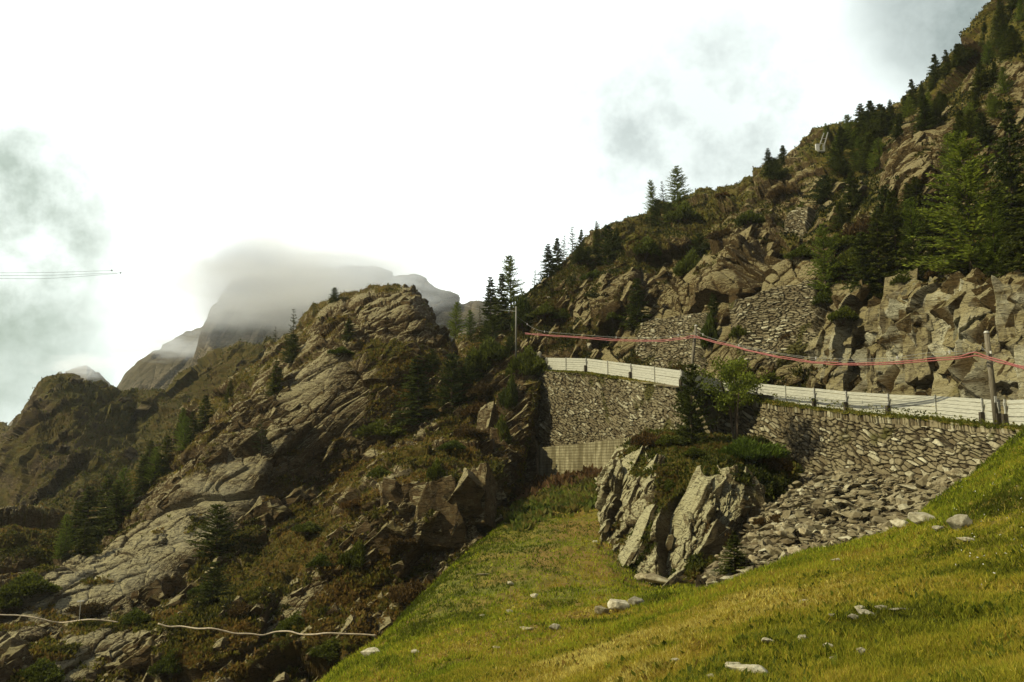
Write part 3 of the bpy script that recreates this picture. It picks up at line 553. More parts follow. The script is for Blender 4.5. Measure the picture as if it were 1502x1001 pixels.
def scatter_blocks(pt, n, cond, bed, lo, hi, asp, sink, mat, seed, **k):
    vw = EYE-pt['H']; vw /= np.linalg.norm(vw, axis=1)[:, None]; rng = np.random.default_rng(seed); ok = np.nonzero(cond & ((pt['bn']*vw).sum(1) > .22))[0]; i = rng.choice(ok, n); s_ = (lo+(hi-lo)*rng.random(n)**2.6)
    sz = s_[:, None]*np.array(asp)*rng.uniform(.7, 1.35, (n, 3)); p = pt['H'][i]-pt['bn'][i]*(s_*sink)[:, None]
    return blocks(p, sz, bed, pt['o'], mat, seed=seed, **k)
def vis_(b, x0=-60, x1=1560, y1=1060): return (b['u'] > x0) & (b['u'] < x1) & (b['v'] < y1) & (b['v'] > -40)
lowv = lambda b: b['at']['veg'] < .35
nzm = lambda b, sc, th, s: fbm(b['H']/sc, 3, s) > th
def slab(k, xt, yt, xb, yb, wpx, thick, dd, nrm0, mat, par, pale=.25, asp=1.9, nm='slab', lf=1.08):
    A = P(xt, yt, dd+1.2); B_ = P(xb, yb, dd-1.2); ax = (A-B_); L_ = np.linalg.norm(ax); ax /= L_; nrm_ = np.array(nrm0); nrm_ -= ax*(nrm_@ax); nrm_ /= np.linalg.norm(nrm_); wd = np.cross(ax, nrm_)
    v, f = BP[k % 14]; w_ = wpx*dd/F; v = v@np.stack([ax*L_*lf, wd*w_*asp, nrm_*thick*1.1]); c_ = (A+B_)/2-nrm_*thick*.2; v = v+c_
    v = v+np.stack([fbm(v/1.3, 3, 700+i) for i in range(3)], 1)*.18
    mesh_np(nm, v, f, mat, {'veg': sstep(.45, .6, fbm(v/1.2, 3, 705))*.6, 'pale': np.full(len(v), pale)}, parent=par)
hbx = (blobs(HB_['u'], HB_['v'], SLB) < .35) & (blobs(HB_['u'], HB_['v'], SMO) < .4) & ((np.abs(HB_['v']-917) > 16) | (HB_['u'] > 570)) & ((np.abs(HB_['v']-905) > 50) | (HB_['u'] > 240))
scatter_blocks(HB_, 380, vis_(HB_, -60, 760) & hbx & ((HB_['v'] < 790) | (HB_['u'] < 330)) & lowv(HB_) & nzm(HB_, 6, -.1, 601), BEDL, .5, 2.5, (1.25, 1.1, .72), .42, M['hillL'], 601)
scatter_blocks(HB_, 190, vis_(HB_, -60, 770) & hbx & nzm(HB_, 5, .05, 603), BEDL, .4, 1.4, (1.15, 1.0, .7), .24, M['hillL'], 603)
scatter_blocks(HD_, 200, vis_(HD_, 700) & lowv(HD_) & (blobs(HD_['u'], HD_['v'], [(1390, 510, 230, 90, 0, 1.)]) < .3) & (blobs(HD_['u'], HD_['v'], [(985, 500, 76, 64, 8, 1.), (1145, 468, 90, 84, 15, 1.), (1168, 325, 40, 40, 0, 1.)]) < .2), BEDR, .5, 2.6, (1.2, 1.5, .6), .40, M['hillR'], 605)
scatter_blocks(HC_, 70, vis_(HC_, -60, 420) & nzm(HC_, 12, .0, 609), (-.8, -.3, .5), 1., 5, (1.2, 1.8, .6), .4, M['far'], 609)
scatter_blocks(HD_, 230, vis_(HD_, 1205) & (HD_['v'] > 400) & (HD_['v'] < 640) & (blobs(HD_['u'], HD_['v'], [(1390, 510, 200, 100, 0, 1.)]) > .3), (-.30, -.93, .22), .35, 1.5, (1., 1.6, .8), .18, M['hillR'], 607, name='cliff_block', wob=.4, vegk=.2)
scatter_blocks(HB_, 1100, vis_(HB_, -60, 780) & (blobs(HB_['u'], HB_['v'], SLB) < .5) & nzm(HB_, 3, -.12, 611), BEDL, .16, .85, (1.25, 1.1, .7), .14, M['hillL'], 611, protos=BPc, vegk=.2)
scatter_blocks(HD_, 600, vis_(HD_, 660) & (HD_['v'] < 560) & (blobs(HD_['u'], HD_['v'], [(985, 500, 76, 64, 8, 1.), (1145, 468, 90, 84, 15, 1.)]) < .2) & nzm(HD_, 4, -.05, 613), BEDR, .2, 1.2, (1.4, 1.2, .6), .12, M['hillR'], 613, protos=BPc, vegk=.2)
scatter_blocks(HG_, 260, (HG_['u'] > 880) & (HG_['at']['veg'] < .5), BEDG, .15, .7, (1.2, 1.5, .5), .10, M['crop'], 615, name='rock_fragments', protos=BPc, vegk=.2)['kind'] = 'stuff'
for k, (xt, yt, xb, yb, wpx) in enumerate([(588, 708, 590, 800, 56), (640, 700, 644, 812, 60), (694, 696, 700, 785, 50), (725, 705, 728, 750, 22)]):
    dc = float(proj(hit((xt+xb)/2, (yt+yb)/2, ('rocky_hillside',)))[2])+1.1; slab(k+1, xt, yt, xb, yb, wpx, 3., dc, (.05, -.99, .1), M['hillL'], HB_['o'], 0., 1.15, 'crag', lf=1.)
# leaning slabs of the outcrop: image line of the slab, width px, distance
for k, (xt, yt, xb, yb, wpx, thick, dd) in enumerate([(728, 630, 734, 712, 26, 2., 75.8), (748, 590, 750, 660, 20, 2., 81), (752, 650, 754, 712, 22, 2., 79), (768, 545, 770, 610, 24, 2., 82.5), (772, 600, 774, 665, 20, 2., 82), (777, 655, 779, 712, 20, 2., 81), (787, 560, 789, 640, 12, 1.5, 83), (713, 600, 712, 650, 18, 2., 79), (700, 700, 704, 760, 26, 2., 60), (668, 705, 670, 770, 30, 2., 58.5), (630, 710, 632, 790, 34, 2., 57.5), (596, 730, 590, 800, 30, 2., 57)]):
    if yb > 760: continue
    slab(k+3, xt, yt, xb, yb, wpx, thick, dd+(1.3 if xt > 720 else 1.), (-.25, -.95, .1), M['hillL'], HB_['o'], 0., 1.25, 'crag')
for k, (xt, yt, xb, yb, wpx) in enumerate([(1326, 425, 1304, 585, 34), (1352, 435, 1350, 590, 30), (1398, 440, 1402, 590, 34), (1374, 430, 1376, 560, 22), (1432, 430, 1440, 600, 34), (1458, 440, 1470, 600, 26), (1486, 430, 1494, 600, 28), (1520, 430, 1530, 610, 30), (1212, 500, 1196, 590, 16), (1272, 450, 1256, 580, 30), (1296, 440, 1282, 585, 22), (1236, 470, 1226, 580, 20), (1412, 440, 1420, 520, 20)]):
    rk_ = random.Random(k); cuts_ = sorted([0., rk_.uniform(.2, .45), rk_.uniform(.55, .8), 1.])
    for q in range(3):
      a_, b_ = cuts_[q]-.06, cuts_[q+1]+.06; sx_ = rk_.uniform(-11, 11); X0, Y0, X1, Y1 = xt+(xb-xt)*a_+sx_, yt+(yb-yt)*a_, xt+(xb-xt)*b_+sx_+rk_.uniform(-7, 7), yt+(yb-yt)*b_
      pc = hit((X0+X1)/2, (Y0+Y1)/2, ('mountain_slope',)); dc = float(proj(pc)[2])+rk_.uniform(.2, 1.3)
      slab(k*3+q, X0, Y0, X1, Y1, wpx*rk_.uniform(.7, 1.5), rk_.uniform(1., 2.4), dc, (rk_.uniform(-1, -.2), rk_.uniform(-.95, -.5), rk_.uniform(-.1, .35)), M['hillR'], HD_['o'], rk_.choice([.3, .9, 1.]), 1.2, 'crag', lf=1.)
for k, (xt, yt, xb, yb, wpx, thick, dd) in enumerate([(932, 668, 882, 776, 24, .8, 55.5), (956, 662, 906, 788, 20, .7, 54.2), (966, 668, 935, 745, 22, .9, 53), (962, 738, 920, 824, 24, .8, 47.5), (1044, 694, 954, 866, 30, 1.0, 46.9), (1062, 702, 1002, 806, 20, 1., 48), (1050, 772, 982, 872, 26, 1.1, 44.5), (1100, 742, 1050, 832, 20, .9, 47), (1086, 790, 1040, 850, 22, .8, 45), (1066, 690, 1064, 775, 15, .8, 48.2), (1088, 700, 1086, 768, 24, 1.1, 49), (1112, 712, 1104, 765, 20, 1., 50), (1132, 706, 1128, 744, 16, .8, 52), (1018, 830, 962, 885, 22, .9, 43)]):
    slab(k, xt, yt, xb, yb, wpx, thick, dd, (-.86, -.36, .1), M['crop'], HG_['o'], .0, 1.5, lf=.93)

# ------------------------------------------------------------------ boulders
def rock_mesh(name, s, flat=.5, n=16, det=True):
    r = random.Random(s); bm = bmesh.new()
    for _ in range(n):
        v = Vector((r.gauss(0, 1), r.gauss(0, 1), r.gauss(0, 1))); v.normalize(); v *= r.uniform(.75, 1.)
        bm.verts.new((v.x*.62*r.uniform(.8, 1.1), v.y*.45*r.uniform(.8, 1.1), v.z*flat*.5))
    h = bmesh.ops.convex_hull(bm, input=bm.verts); bmesh.ops.delete(bm, geom=[g for g in h['geom_interior'] if isinstance(g, bmesh.types.BMVert)], context='VERTS')
    if det:
        bmesh.ops.bevel(bm, geom=list(bm.edges), offset=.025, segments=1, affect='EDGES')
        bmesh.ops.triangulate(bm, faces=bm.faces); bmesh.ops.subdivide_edges(bm, edges=bm.edges, cuts=1)
        co = np.array([v.co for v in bm.verts]); dn = fbm(co*4+s, 3, s)*.045
        for v, d in zip(bm.verts, dn): v.co += v.co.normalized()*d
    me = bpy.data.meshes.new(name); bm.to_mesh(me); bm.free(); return me
RM = [rock_mesh('stone_shape', 900+i, random.Random(i).uniform(.35, .75)) for i in range(14)]
for m_ in RM: m_.materials.append(M['boulder'])
RP = [rock_mesh('boulder_shape', 950+i, .62, 20) for i in range(8)]
for m_ in RP: m_.materials.append(M['pale'])
RD_ = []
for i_ in range(4):
    m_ = RM[i_].copy(); m_.materials.clear(); m_.materials.append(M['hillR']); RD_.append(m_)
def put_rock(name, me, loc, size, label, group, rot=None, scl=None):
    o = bpy.data.objects.new(name, me); o.location = loc; rr = RNG
    o.rotation_euler = rot if rot is not None else (rr.uniform(-.5, .5), rr.uniform(-.5, .5), rr.uniform(0, 6.28))
    o.scale = scl if scl is not None else (size*rr.uniform(.8, 1.25), size*rr.uniform(.8, 1.2), size*rr.uniform(.7, 1.2)); COL.objects.link(o)
    tag(o, label, 'rock', group); return o
# rubble: the largest stones one by one, the rest as one mass
def sample(pt, n, cond, rng=RNG):
    ok = np.nonzero(cond)[0]; return rng.choice(ok, n, replace=len(ok) < n)
def in_scree(U, V):
    lo = np.interp(U, [1040, 1100, 1180, 1310, 1400, 1500], [862, 848, 824, 786, 735, 690]); hi = np.interp(U, [1040, 1100, 1180, 1310, 1400, 1500], [845, 765, 700, 702, 700, 680])
    return (V < lo+8) & (V > hi) & (U > 1040) & (U < 1440)
hs = in_scree(SC_['u'], SC_['v'])
ids = sample(SC_, 200, hs); ids = ids[np.argsort(-SC_['d'][ids]*0+RNG.random(200))]
for j, i in enumerate(ids):
    sz = RNG.uniform(.38, .75)*(1.8 if j < 26 else 1)
    put_rock('rubble_stone', RM[j % 14], SC_['H'][i]+[0, 0, .12*sz], sz, 'angular grey stone lying in the rubble slope below the stone wall', 'stones of the rubble slope', rot=(RNG.uniform(-.5, .5), RNG.uniform(-.1, .9), RNG.uniform(-.7, .7)))
def merged_rocks(name, pts, sizes, meshes, mat, label):
    VV = []; FF = []; n = 0
    for p, s_, k in zip(pts, sizes, range(len(pts))):
        me = meshes[k % len(meshes)]
        a = RNG.uniform(0, 6.28); ca, sa = math.cos(a), math.sin(a); tl_ = RNG.uniform(-.5, .6)
        v = me[0]*s_*[RNG.uniform(.8, 1.3), RNG.uniform(.8, 1.2), RNG.uniform(.6, 1.2)]
        v = v@np.array([[ca, sa, 0], [-sa, ca, 0], [0, 0, 1]]); v = v@np.array([[math.cos(tl_), 0, math.sin(tl_)], [0, 1, 0], [-math.sin(tl_), 0, math.cos(tl_)]])
        VV.append(v+p); FF.append(me[1]+n); n += len(v)
    o = mesh_np(name, np.concatenate(VV), np.concatenate(FF), mat, {'cell': np.repeat(RNG.random(len(pts)), [len(v) for v in VV]), 'gap': np.zeros(n), 'veg': np.zeros(n)})
    tag(o, label, 'rubble', kind='stuff'); return o
def simple(s):
    me = rock_mesh('tmp', s, random.Random(s).uniform(.4, .7), 11, False); me.calc_loop_triangles()
    v = np.array([x.co for x in me.vertices]); f = np.array([t.vertices for t in me.loop_triangles]); bpy.data.meshes.remove(me); return v, f
SM = [simple(1200+i) for i in range(10)]
ids = sample(SC_, 3400, hs); pp = SC_['H'][ids]+RNG.normal(0, .06, (3400, 3))+[0, 0, .06]
merged_rocks('rubble', pp, RNG.gamma(2.0, .15, 3400)+.12, SM, M['stone'], 'loose grey rubble filling the slope below the stone wall')

# pale rocks in the grass and elsewhere: px, py, width px, flatness, label
PR = [
 (1118, 758, 58, .6, 'broad pale rock'), ]
ROCKS = [
 (1358, 772, 66, .5, 'large pale rock at the foot of the rubble on the bright green meadow', 1), (1409, 777, 44, .75, 'rounded pale rock, right of the larger one near the rubble foot', 1),
 (1322, 776, 30, .6, 'small pale rock left of the large one at the rubble foot', 1), (1378, 780, 20, .5, 'small flat pale stone between two larger rocks by the rubble foot', 1), (1418, 795, 22, .3, 'thin flat pale stone in the grass under the rounded rock', 1),
 (1100, 995, 74, .42, 'biggest white rock at the bottom edge of the meadow', 1), (1076, 984, 38, .35, 'flat white rock behind the biggest one at the bottom edge', 1), (1046, 1000, 26, .35, 'small pale rock at the bottom edge, left of the biggest white rock', 1),
 (1270, 905, 34, .35, 'flat pale stone in the middle of the meadow stone cluster', 1), (1252, 912, 20, .5, 'small pale stone at the left of the meadow stone cluster', 1), (1262, 898, 16, .6, 'little stone at the back of the meadow stone cluster', 1),
 (1320, 899, 34, .2, 'thin pale slab lying right of the meadow stone cluster', 1), (1294, 897, 16, .5, 'small stone between the cluster and the thin slab', 1), (1222, 908, 12, .6, 'tiny stone left of the meadow stone cluster', 1),
 (1178, 943, 18, .6, 'small pale rock alone in the meadow above the bottom rocks', 1), (1125, 946, 30, .3, 'dull flat stone sunk in brown grass above the bottom rocks', 1), (1214, 954, 14, .7, 'tiny pale rock right of the lone meadow rock', 1), (1264, 963, 16, .7, 'tiny grey stone in the lower right meadow', 1), (1223, 972, 12, .6, 'tiny white stone low in the meadow', 1),
 (992, 975, 14, .6, 'tiny white stone near the bottom centre of the meadow', 1), (1180, 887, 12, .6, 'tiny white stone in the upper meadow grass', 1), (1227, 826, 14, .6, 'tiny white stone near the top of the meadow', 1),
 (908, 896, 50, .5, 'long pale rock where the gully meets the meadow', 1), (880, 902, 26, .7, 'grey rock at the left of the long pale rock', 0), (932, 888, 26, .6, 'pale rock at the right of the long pale rock', 1),
 (814, 926, 20, .6, 'white rock in the lower gully grass', 1), (784, 878, 13, .7, 'bright white stone in the middle of the gully', 1), (749, 859, 10, .7, 'small white stone upper left in the gully', 1), (748, 900, 10, .6, 'small white stone with rusty grass in the gully', 1), (713, 845, 26, .2, 'thin grey slab lying in the bright gully grass', 0), (873, 797, 10, .6, 'small pale stone high in the gully below the concrete wall', 1),
 (543, 963, 30, .5, 'tall narrow pale rock on the edge of the green slope', 1), (608, 960, 12, .7, 'small white stone low on the green slope', 1), (770, 925, 32, .2, 'grey slab half sunk in the lower gully', 0), (708, 906, 10, .5, 'tiny white stone in the middle of the green slope', 1), (730, 953, 16, .3, 'flat grey chip low in the gully', 0),
 (965, 858, 60, .5, 'grey boulder at the very foot of the leaning slabs', 0), (1000, 847, 26, .6, 'small boulder right of the one at the foot of the slabs', 0), (940, 852, 20, .8, 'small boulder left of the foot of the leaning slabs', 0),
 (1066, 853, 34, .3, 'long flat pale rock below the small spruce', 1), (1090, 842, 22, .5, 'pinkish rock right of the small spruce', 0), 
 (790, 530, 9, 2.2, 'bright white rock at the far end of the barrier', 1), (776, 520, 16, .8, 'pale rock left of the white one at the far barrier end', 1), (868, 511, 14, .8, 'white boulder on the bank behind the far barrier', 1), (853, 550, 14, .5, 'white stone on the verge under the far barrier', 1),
 (945, 489, 10, .6, 'tiny white boulder beside the small terrace wall', 1), (1085, 450, 46, 1.3, 'tall grey boulder standing left of the large sloping wall', 0), (1062, 478, 40, 1.2, 'brown boulder under the tall one beside the sloping wall', 0), (1095, 433, 34, .5, 'flat capstone on top of the tall grey boulder', 0),
 (40, 918, 14, .5, 'pale stone beside the hose at the far left', 1), (375, 985, 34, .5, 'grey rock on the hillside near the bottom edge', 0), (330, 812, 18, .4, 'small stone beside the dark round spruce', 0), (830, 395, 9, .6, 'tiny stone on the slope under the skyline trees', 0), (806, 438, 8, .6, 'tiny pale stone on the grassy slope', 1)]
for k, (px, py, w, fl, lab, pale) in enumerate(ROCKS):
    p = hit(px, py); _, _, d = proj(p); sz = w*d/F/(1.15 if w > 30 else .95)
    put_rock('rock' if w < 30 else 'boulder', (RP[(k+3) % 8] if pale else (RD_[k % 4] if d > 60 or py > 840 and px < 700 else RM[k % 14])), p+[0, 0, sz*fl*.27+(.03 if d < 45 else 0)], sz, lab, None, rot=(RNG.uniform(-.15, .15), RNG.uniform(-.1, .3), RNG.uniform(-.5, .5)), scl=(sz, sz*.9, sz*fl*1.6))

# ------------------------------------------------------------------ trees
def sprays(B, D, L, W, rng, up=.25):
    """diamond leaf sprays: base B, direction D (unit), length L, width W -> verts, quads"""
    n = len(B); r = rng.normal(0, 1, (n, 3)); r[:, 2] += up*4*0; s = np.cross(D, r); s /= np.linalg.norm(s, axis=1)[:, None]+1e-9
    a = B; b = B+D*(L*.45)[:, None]+s*(W/2)[:, None]; c = B+D*L[:, None]; d = B+D*(L*.45)[:, None]-s*(W/2)[:, None]
    V = np.stack([a, b, c, d], 1).reshape(-1, 3); return V, np.arange(4*n).reshape(-1, 4)
def conifer(s, kind):
    rng = np.random.default_rng(s); Ht = 10.
    K = dict(spruce=dict(w=.24, base=.03, lev=30, br=8, sp=15, droop=.28, L=.62, W=.17, c0=(.028, .038, .007), c1=(.105, .125, .02), p=.85, gap=.04),
             larch=dict(w=.29, base=.06, lev=30, br=9, sp=17, droop=.02, L=.50, W=.11, c0=(.06, .09, .014), c1=(.24, .30, .04), p=.7, gap=.12),
             sparse=dict(w=.19, base=.10, lev=18, br=5, sp=9, droop=.10, L=.5, W=.13, c0=(.03, .038, .011), c1=(.09, .10, .025), p=.8, gap=.3),
             bushy=dict(w=.36, base=.01, lev=20, br=10, sp=15, droop=.02, L=.8, W=.22, c0=(.025, .036, .009), c1=(.085, .105, .02), p=.6, gap=.05))[kind]
    tr = MB(); lean = rng.normal(0, .012, 2)*Ht
    zz = np.linspace(-.6, Ht*.97, 9); tp = [(lean[0]*(z/Ht)**2, lean[1]*(z/Ht)**2, z) for z in zz]
    tr.tube(tp, [max(.02, .16*(1-max(z, 0)/Ht)**.9) for z in zz], 6)
    Bs = []; Ds = []; Ls = []; Ws = []; Cs = []
    asym = rng.uniform(0, 6.28); aw = rng.uniform(.0, .22)
    for k in range(K['lev']):
        t = K['base']+(1-K['base'])*(k+rng.uniform(-.3, .3))/K['lev']; t = min(max(t, .01), .985); z = t*Ht
        R = K['w']*Ht*((1-t)**K['p'])*(1-.35*math.exp(-t*14))*rng.uniform(.8, 1.15)+.12; c = np.array([lean[0]*t*t, lean[1]*t*t, z])
        for j in range(K['br']):
            if rng.random() < K['gap']: continue
            a = rng.uniform(0, 6.283); l = R*rng.uniform(.65, 1.18)*(1+aw*math.cos(a-asym))
            rise = -K['droop']+t*.75*(.6 if kind == 'spruce' else .8)+rng.normal(0, .07)
            dr = np.array([math.cos(a), math.sin(a), rise]); n = max(4, int(K['sp']*(.35+.65*l/(K['w']*Ht))))
            u = np.linspace(.12, 1, n)+rng.normal(0, .03, n); curve = (u*u)[:, None]*np.array([0, 0, .10*l])
            pt = c+dr*(u*l)[:, None]+curve
            if kind == 'larch' or kind == 'sparse' or k % 2 == 0: tr.tube([c, c+dr*l*.6+[0, 0, .036*l], c+dr*l*.98+[0, 0, .1*l]], [.028*(1-t)+.012, .014, .005], 3)
            per = np.array([-math.sin(a), math.cos(a), 0])
            for sd in (-1, 1, 0):
                dd = dr*.75+per*sd*rng.uniform(.5, 1.)+rng.normal(0, .22, (n, 3))+[0, 0, (-.22 if kind == 'spruce' else .1)]; dd = dd/np.linalg.norm(dd, axis=1)[:, None]
                Bs.append(pt+rng.normal(0, .03, (n, 3))); Ds.append(dd); sc = (1.05-.5*u)*(.55+.45*(1-t)); Ls.append(K['L']*sc*rng.uniform(.7, 1.3, n)); Ws.append(K['W']*rng.uniform(.7, 1.3, n)*(.7+.3*sc))
                mix = np.clip(rng.normal(.45, .3)+rng.normal(0, .18, n), 0, 1)[:, None]; Cs.append(np.array(K['c0'])*(1-mix)+np.array(K['c1'])*mix)
    B, D, L, W, Cc = map(np.concatenate, (Bs, Ds, Ls, Ws, Cs)); V, Fq = sprays(B, D, L, W, rng)
    col = np.repeat(np.concatenate([Cc, np.ones((len(Cc), 1))], 1), 4, 0)
    cr = mesh_np('crown', V, Fq, M['leaf'], {'col': col}, link=False)
    t = tr.build('trunk', M['bark']); COL.objects.unlink(t)
    return t, cr
def bush(s, c0, c1, n=900, flat=.55, leaf=.17, lw=.1, spiky=.6):
    """low mound of leafy twigs, about 2 m across"""
    rng = np.random.default_rng(s); st = MB()
    a = rng.uniform(0, 6.283, n); r = np.sqrt(rng.random(n)); lob = 1+.22*np.sin(a*3+s)+.15*np.sin(a*5+s*2)
    x = np.cos(a)*r*lob; y = np.sin(a)*r*lob; z = flat*2*np.sqrt(np.clip(1-(r*.97)**2, 0, 1))*rng.uniform(.35, 1.05, n)*(.75+.35*np.sin(x*3.1+s)*np.cos(y*2.7+s))
    P_ = np.stack([x, y, z], 1); V = []; C = []
    for k in range(4):
        D = np.stack([x*.7, y*.7, np.full(n, spiky)], 1)+rng.normal(0, .45, (n, 3)); D /= np.linalg.norm(D, axis=1)[:, None]
        v, f = sprays(P_+rng.normal(0, .05, (n, 3)), D, leaf*rng.uniform(.7, 1.5, n), lw*rng.uniform(.7, 1.3, n), rng); V.append(v)
        m = np.clip(rng.normal(.45, .3, n)+(z/(flat*2)-.5)*.2, 0, 1)[:, None]; C.append(np.repeat(np.array(c0)*(1-m)+np.array(c1)*m, 4, 0))
    V = np.concatenate(V); C = np.concatenate(C); C = np.concatenate([C, np.ones((len(C), 1))], 1)
    cr = mesh_np('crown', V, np.arange(len(V)).reshape(-1, 4), M['leaf'], {'col': C}, link=False)
    for i in range(0, n, 60): st.tube([(x[i]*.1, y[i]*.1, -.3), (x[i]*.6, y[i]*.6, z[i]*.6), (x[i], y[i], z[i])], [.04, .025, .008], 4)
    t = st.build('stem', M['bark']); COL.objects.unlink(t); return t, cr
PROTO = {'spruce': [conifer(i, 'spruce') for i in (1, 2, 3)], 'larch': [conifer(i, 'larch') for i in (11, 12, 13)], 'sparse': [conifer(i, 'sparse') for i in (21, 22)], 'bushy': [conifer(i, 'bushy') for i in (31, 32)],
         'bush': [bush(i, (.04, .052, .008), (.13, .155, .024)) for i in (41, 42)], 'pine': [bush(45, (.05, .075, .01), (.15, .20, .025), 1500, .42, .20, .05, 1.1)],
         'rust': [bush(47, (.05, .03, .012), (.13, .08, .03), 700, .4, .16, .09)]}
NM = {'spruce': ('spruce_tree', 'spruce tree'), 'larch': ('larch_tree', 'larch tree'), 'sparse': ('spruce_tree', 'spruce tree'), 'bushy': ('spruce_tree', 'spruce tree'), 'bush': ('shrub', 'shrub'), 'pine': ('mountain_pine', 'shrub'), 'rust': ('shrub', 'shrub')}
cnt = 0
def plant(px, py, top, kind, label, group=None, wid=None, p=None, sink=.25, h=None):
    """base pixel, top row, optional crown width in px"""
    global cnt; cnt += 1
    if p is None: p = hit(px, py)
    _, _, d = proj(p); hm = h or (py-top)*d/F
    pr = PROTO[kind]; t0, c0 = pr[cnt % len(pr)]
    root = bpy.data.objects.new(NM[kind][0], None); COL.objects.link(root); root.location = p-[0, 0, sink*min(1, hm/4)]; root.rotation_euler = (random.uniform(-.03, .03), random.uniform(-.03, .03), random.uniform(0, 6.28)); root.empty_display_size = .3
    if kind in ('bush', 'pine', 'rust'): w = (wid or 40)*d/F/2.2; root.scale = (w, w, hm/(.95 if kind == 'bush' else .8))
    else:
        s = hm/9.9; base = {'spruce': .42, 'larch': .54, 'sparse': .38, 'bushy': .74}[kind]*10*s; k = (wid*d/F/base) if wid else random.uniform(.85, 1.15); root.scale = (s*k, s*k, s)
    for src in (t0, c0):
        o = src.copy(); COL.objects.link(o); o.parent = root
    tag(root, label, NM[kind][1], group); return root
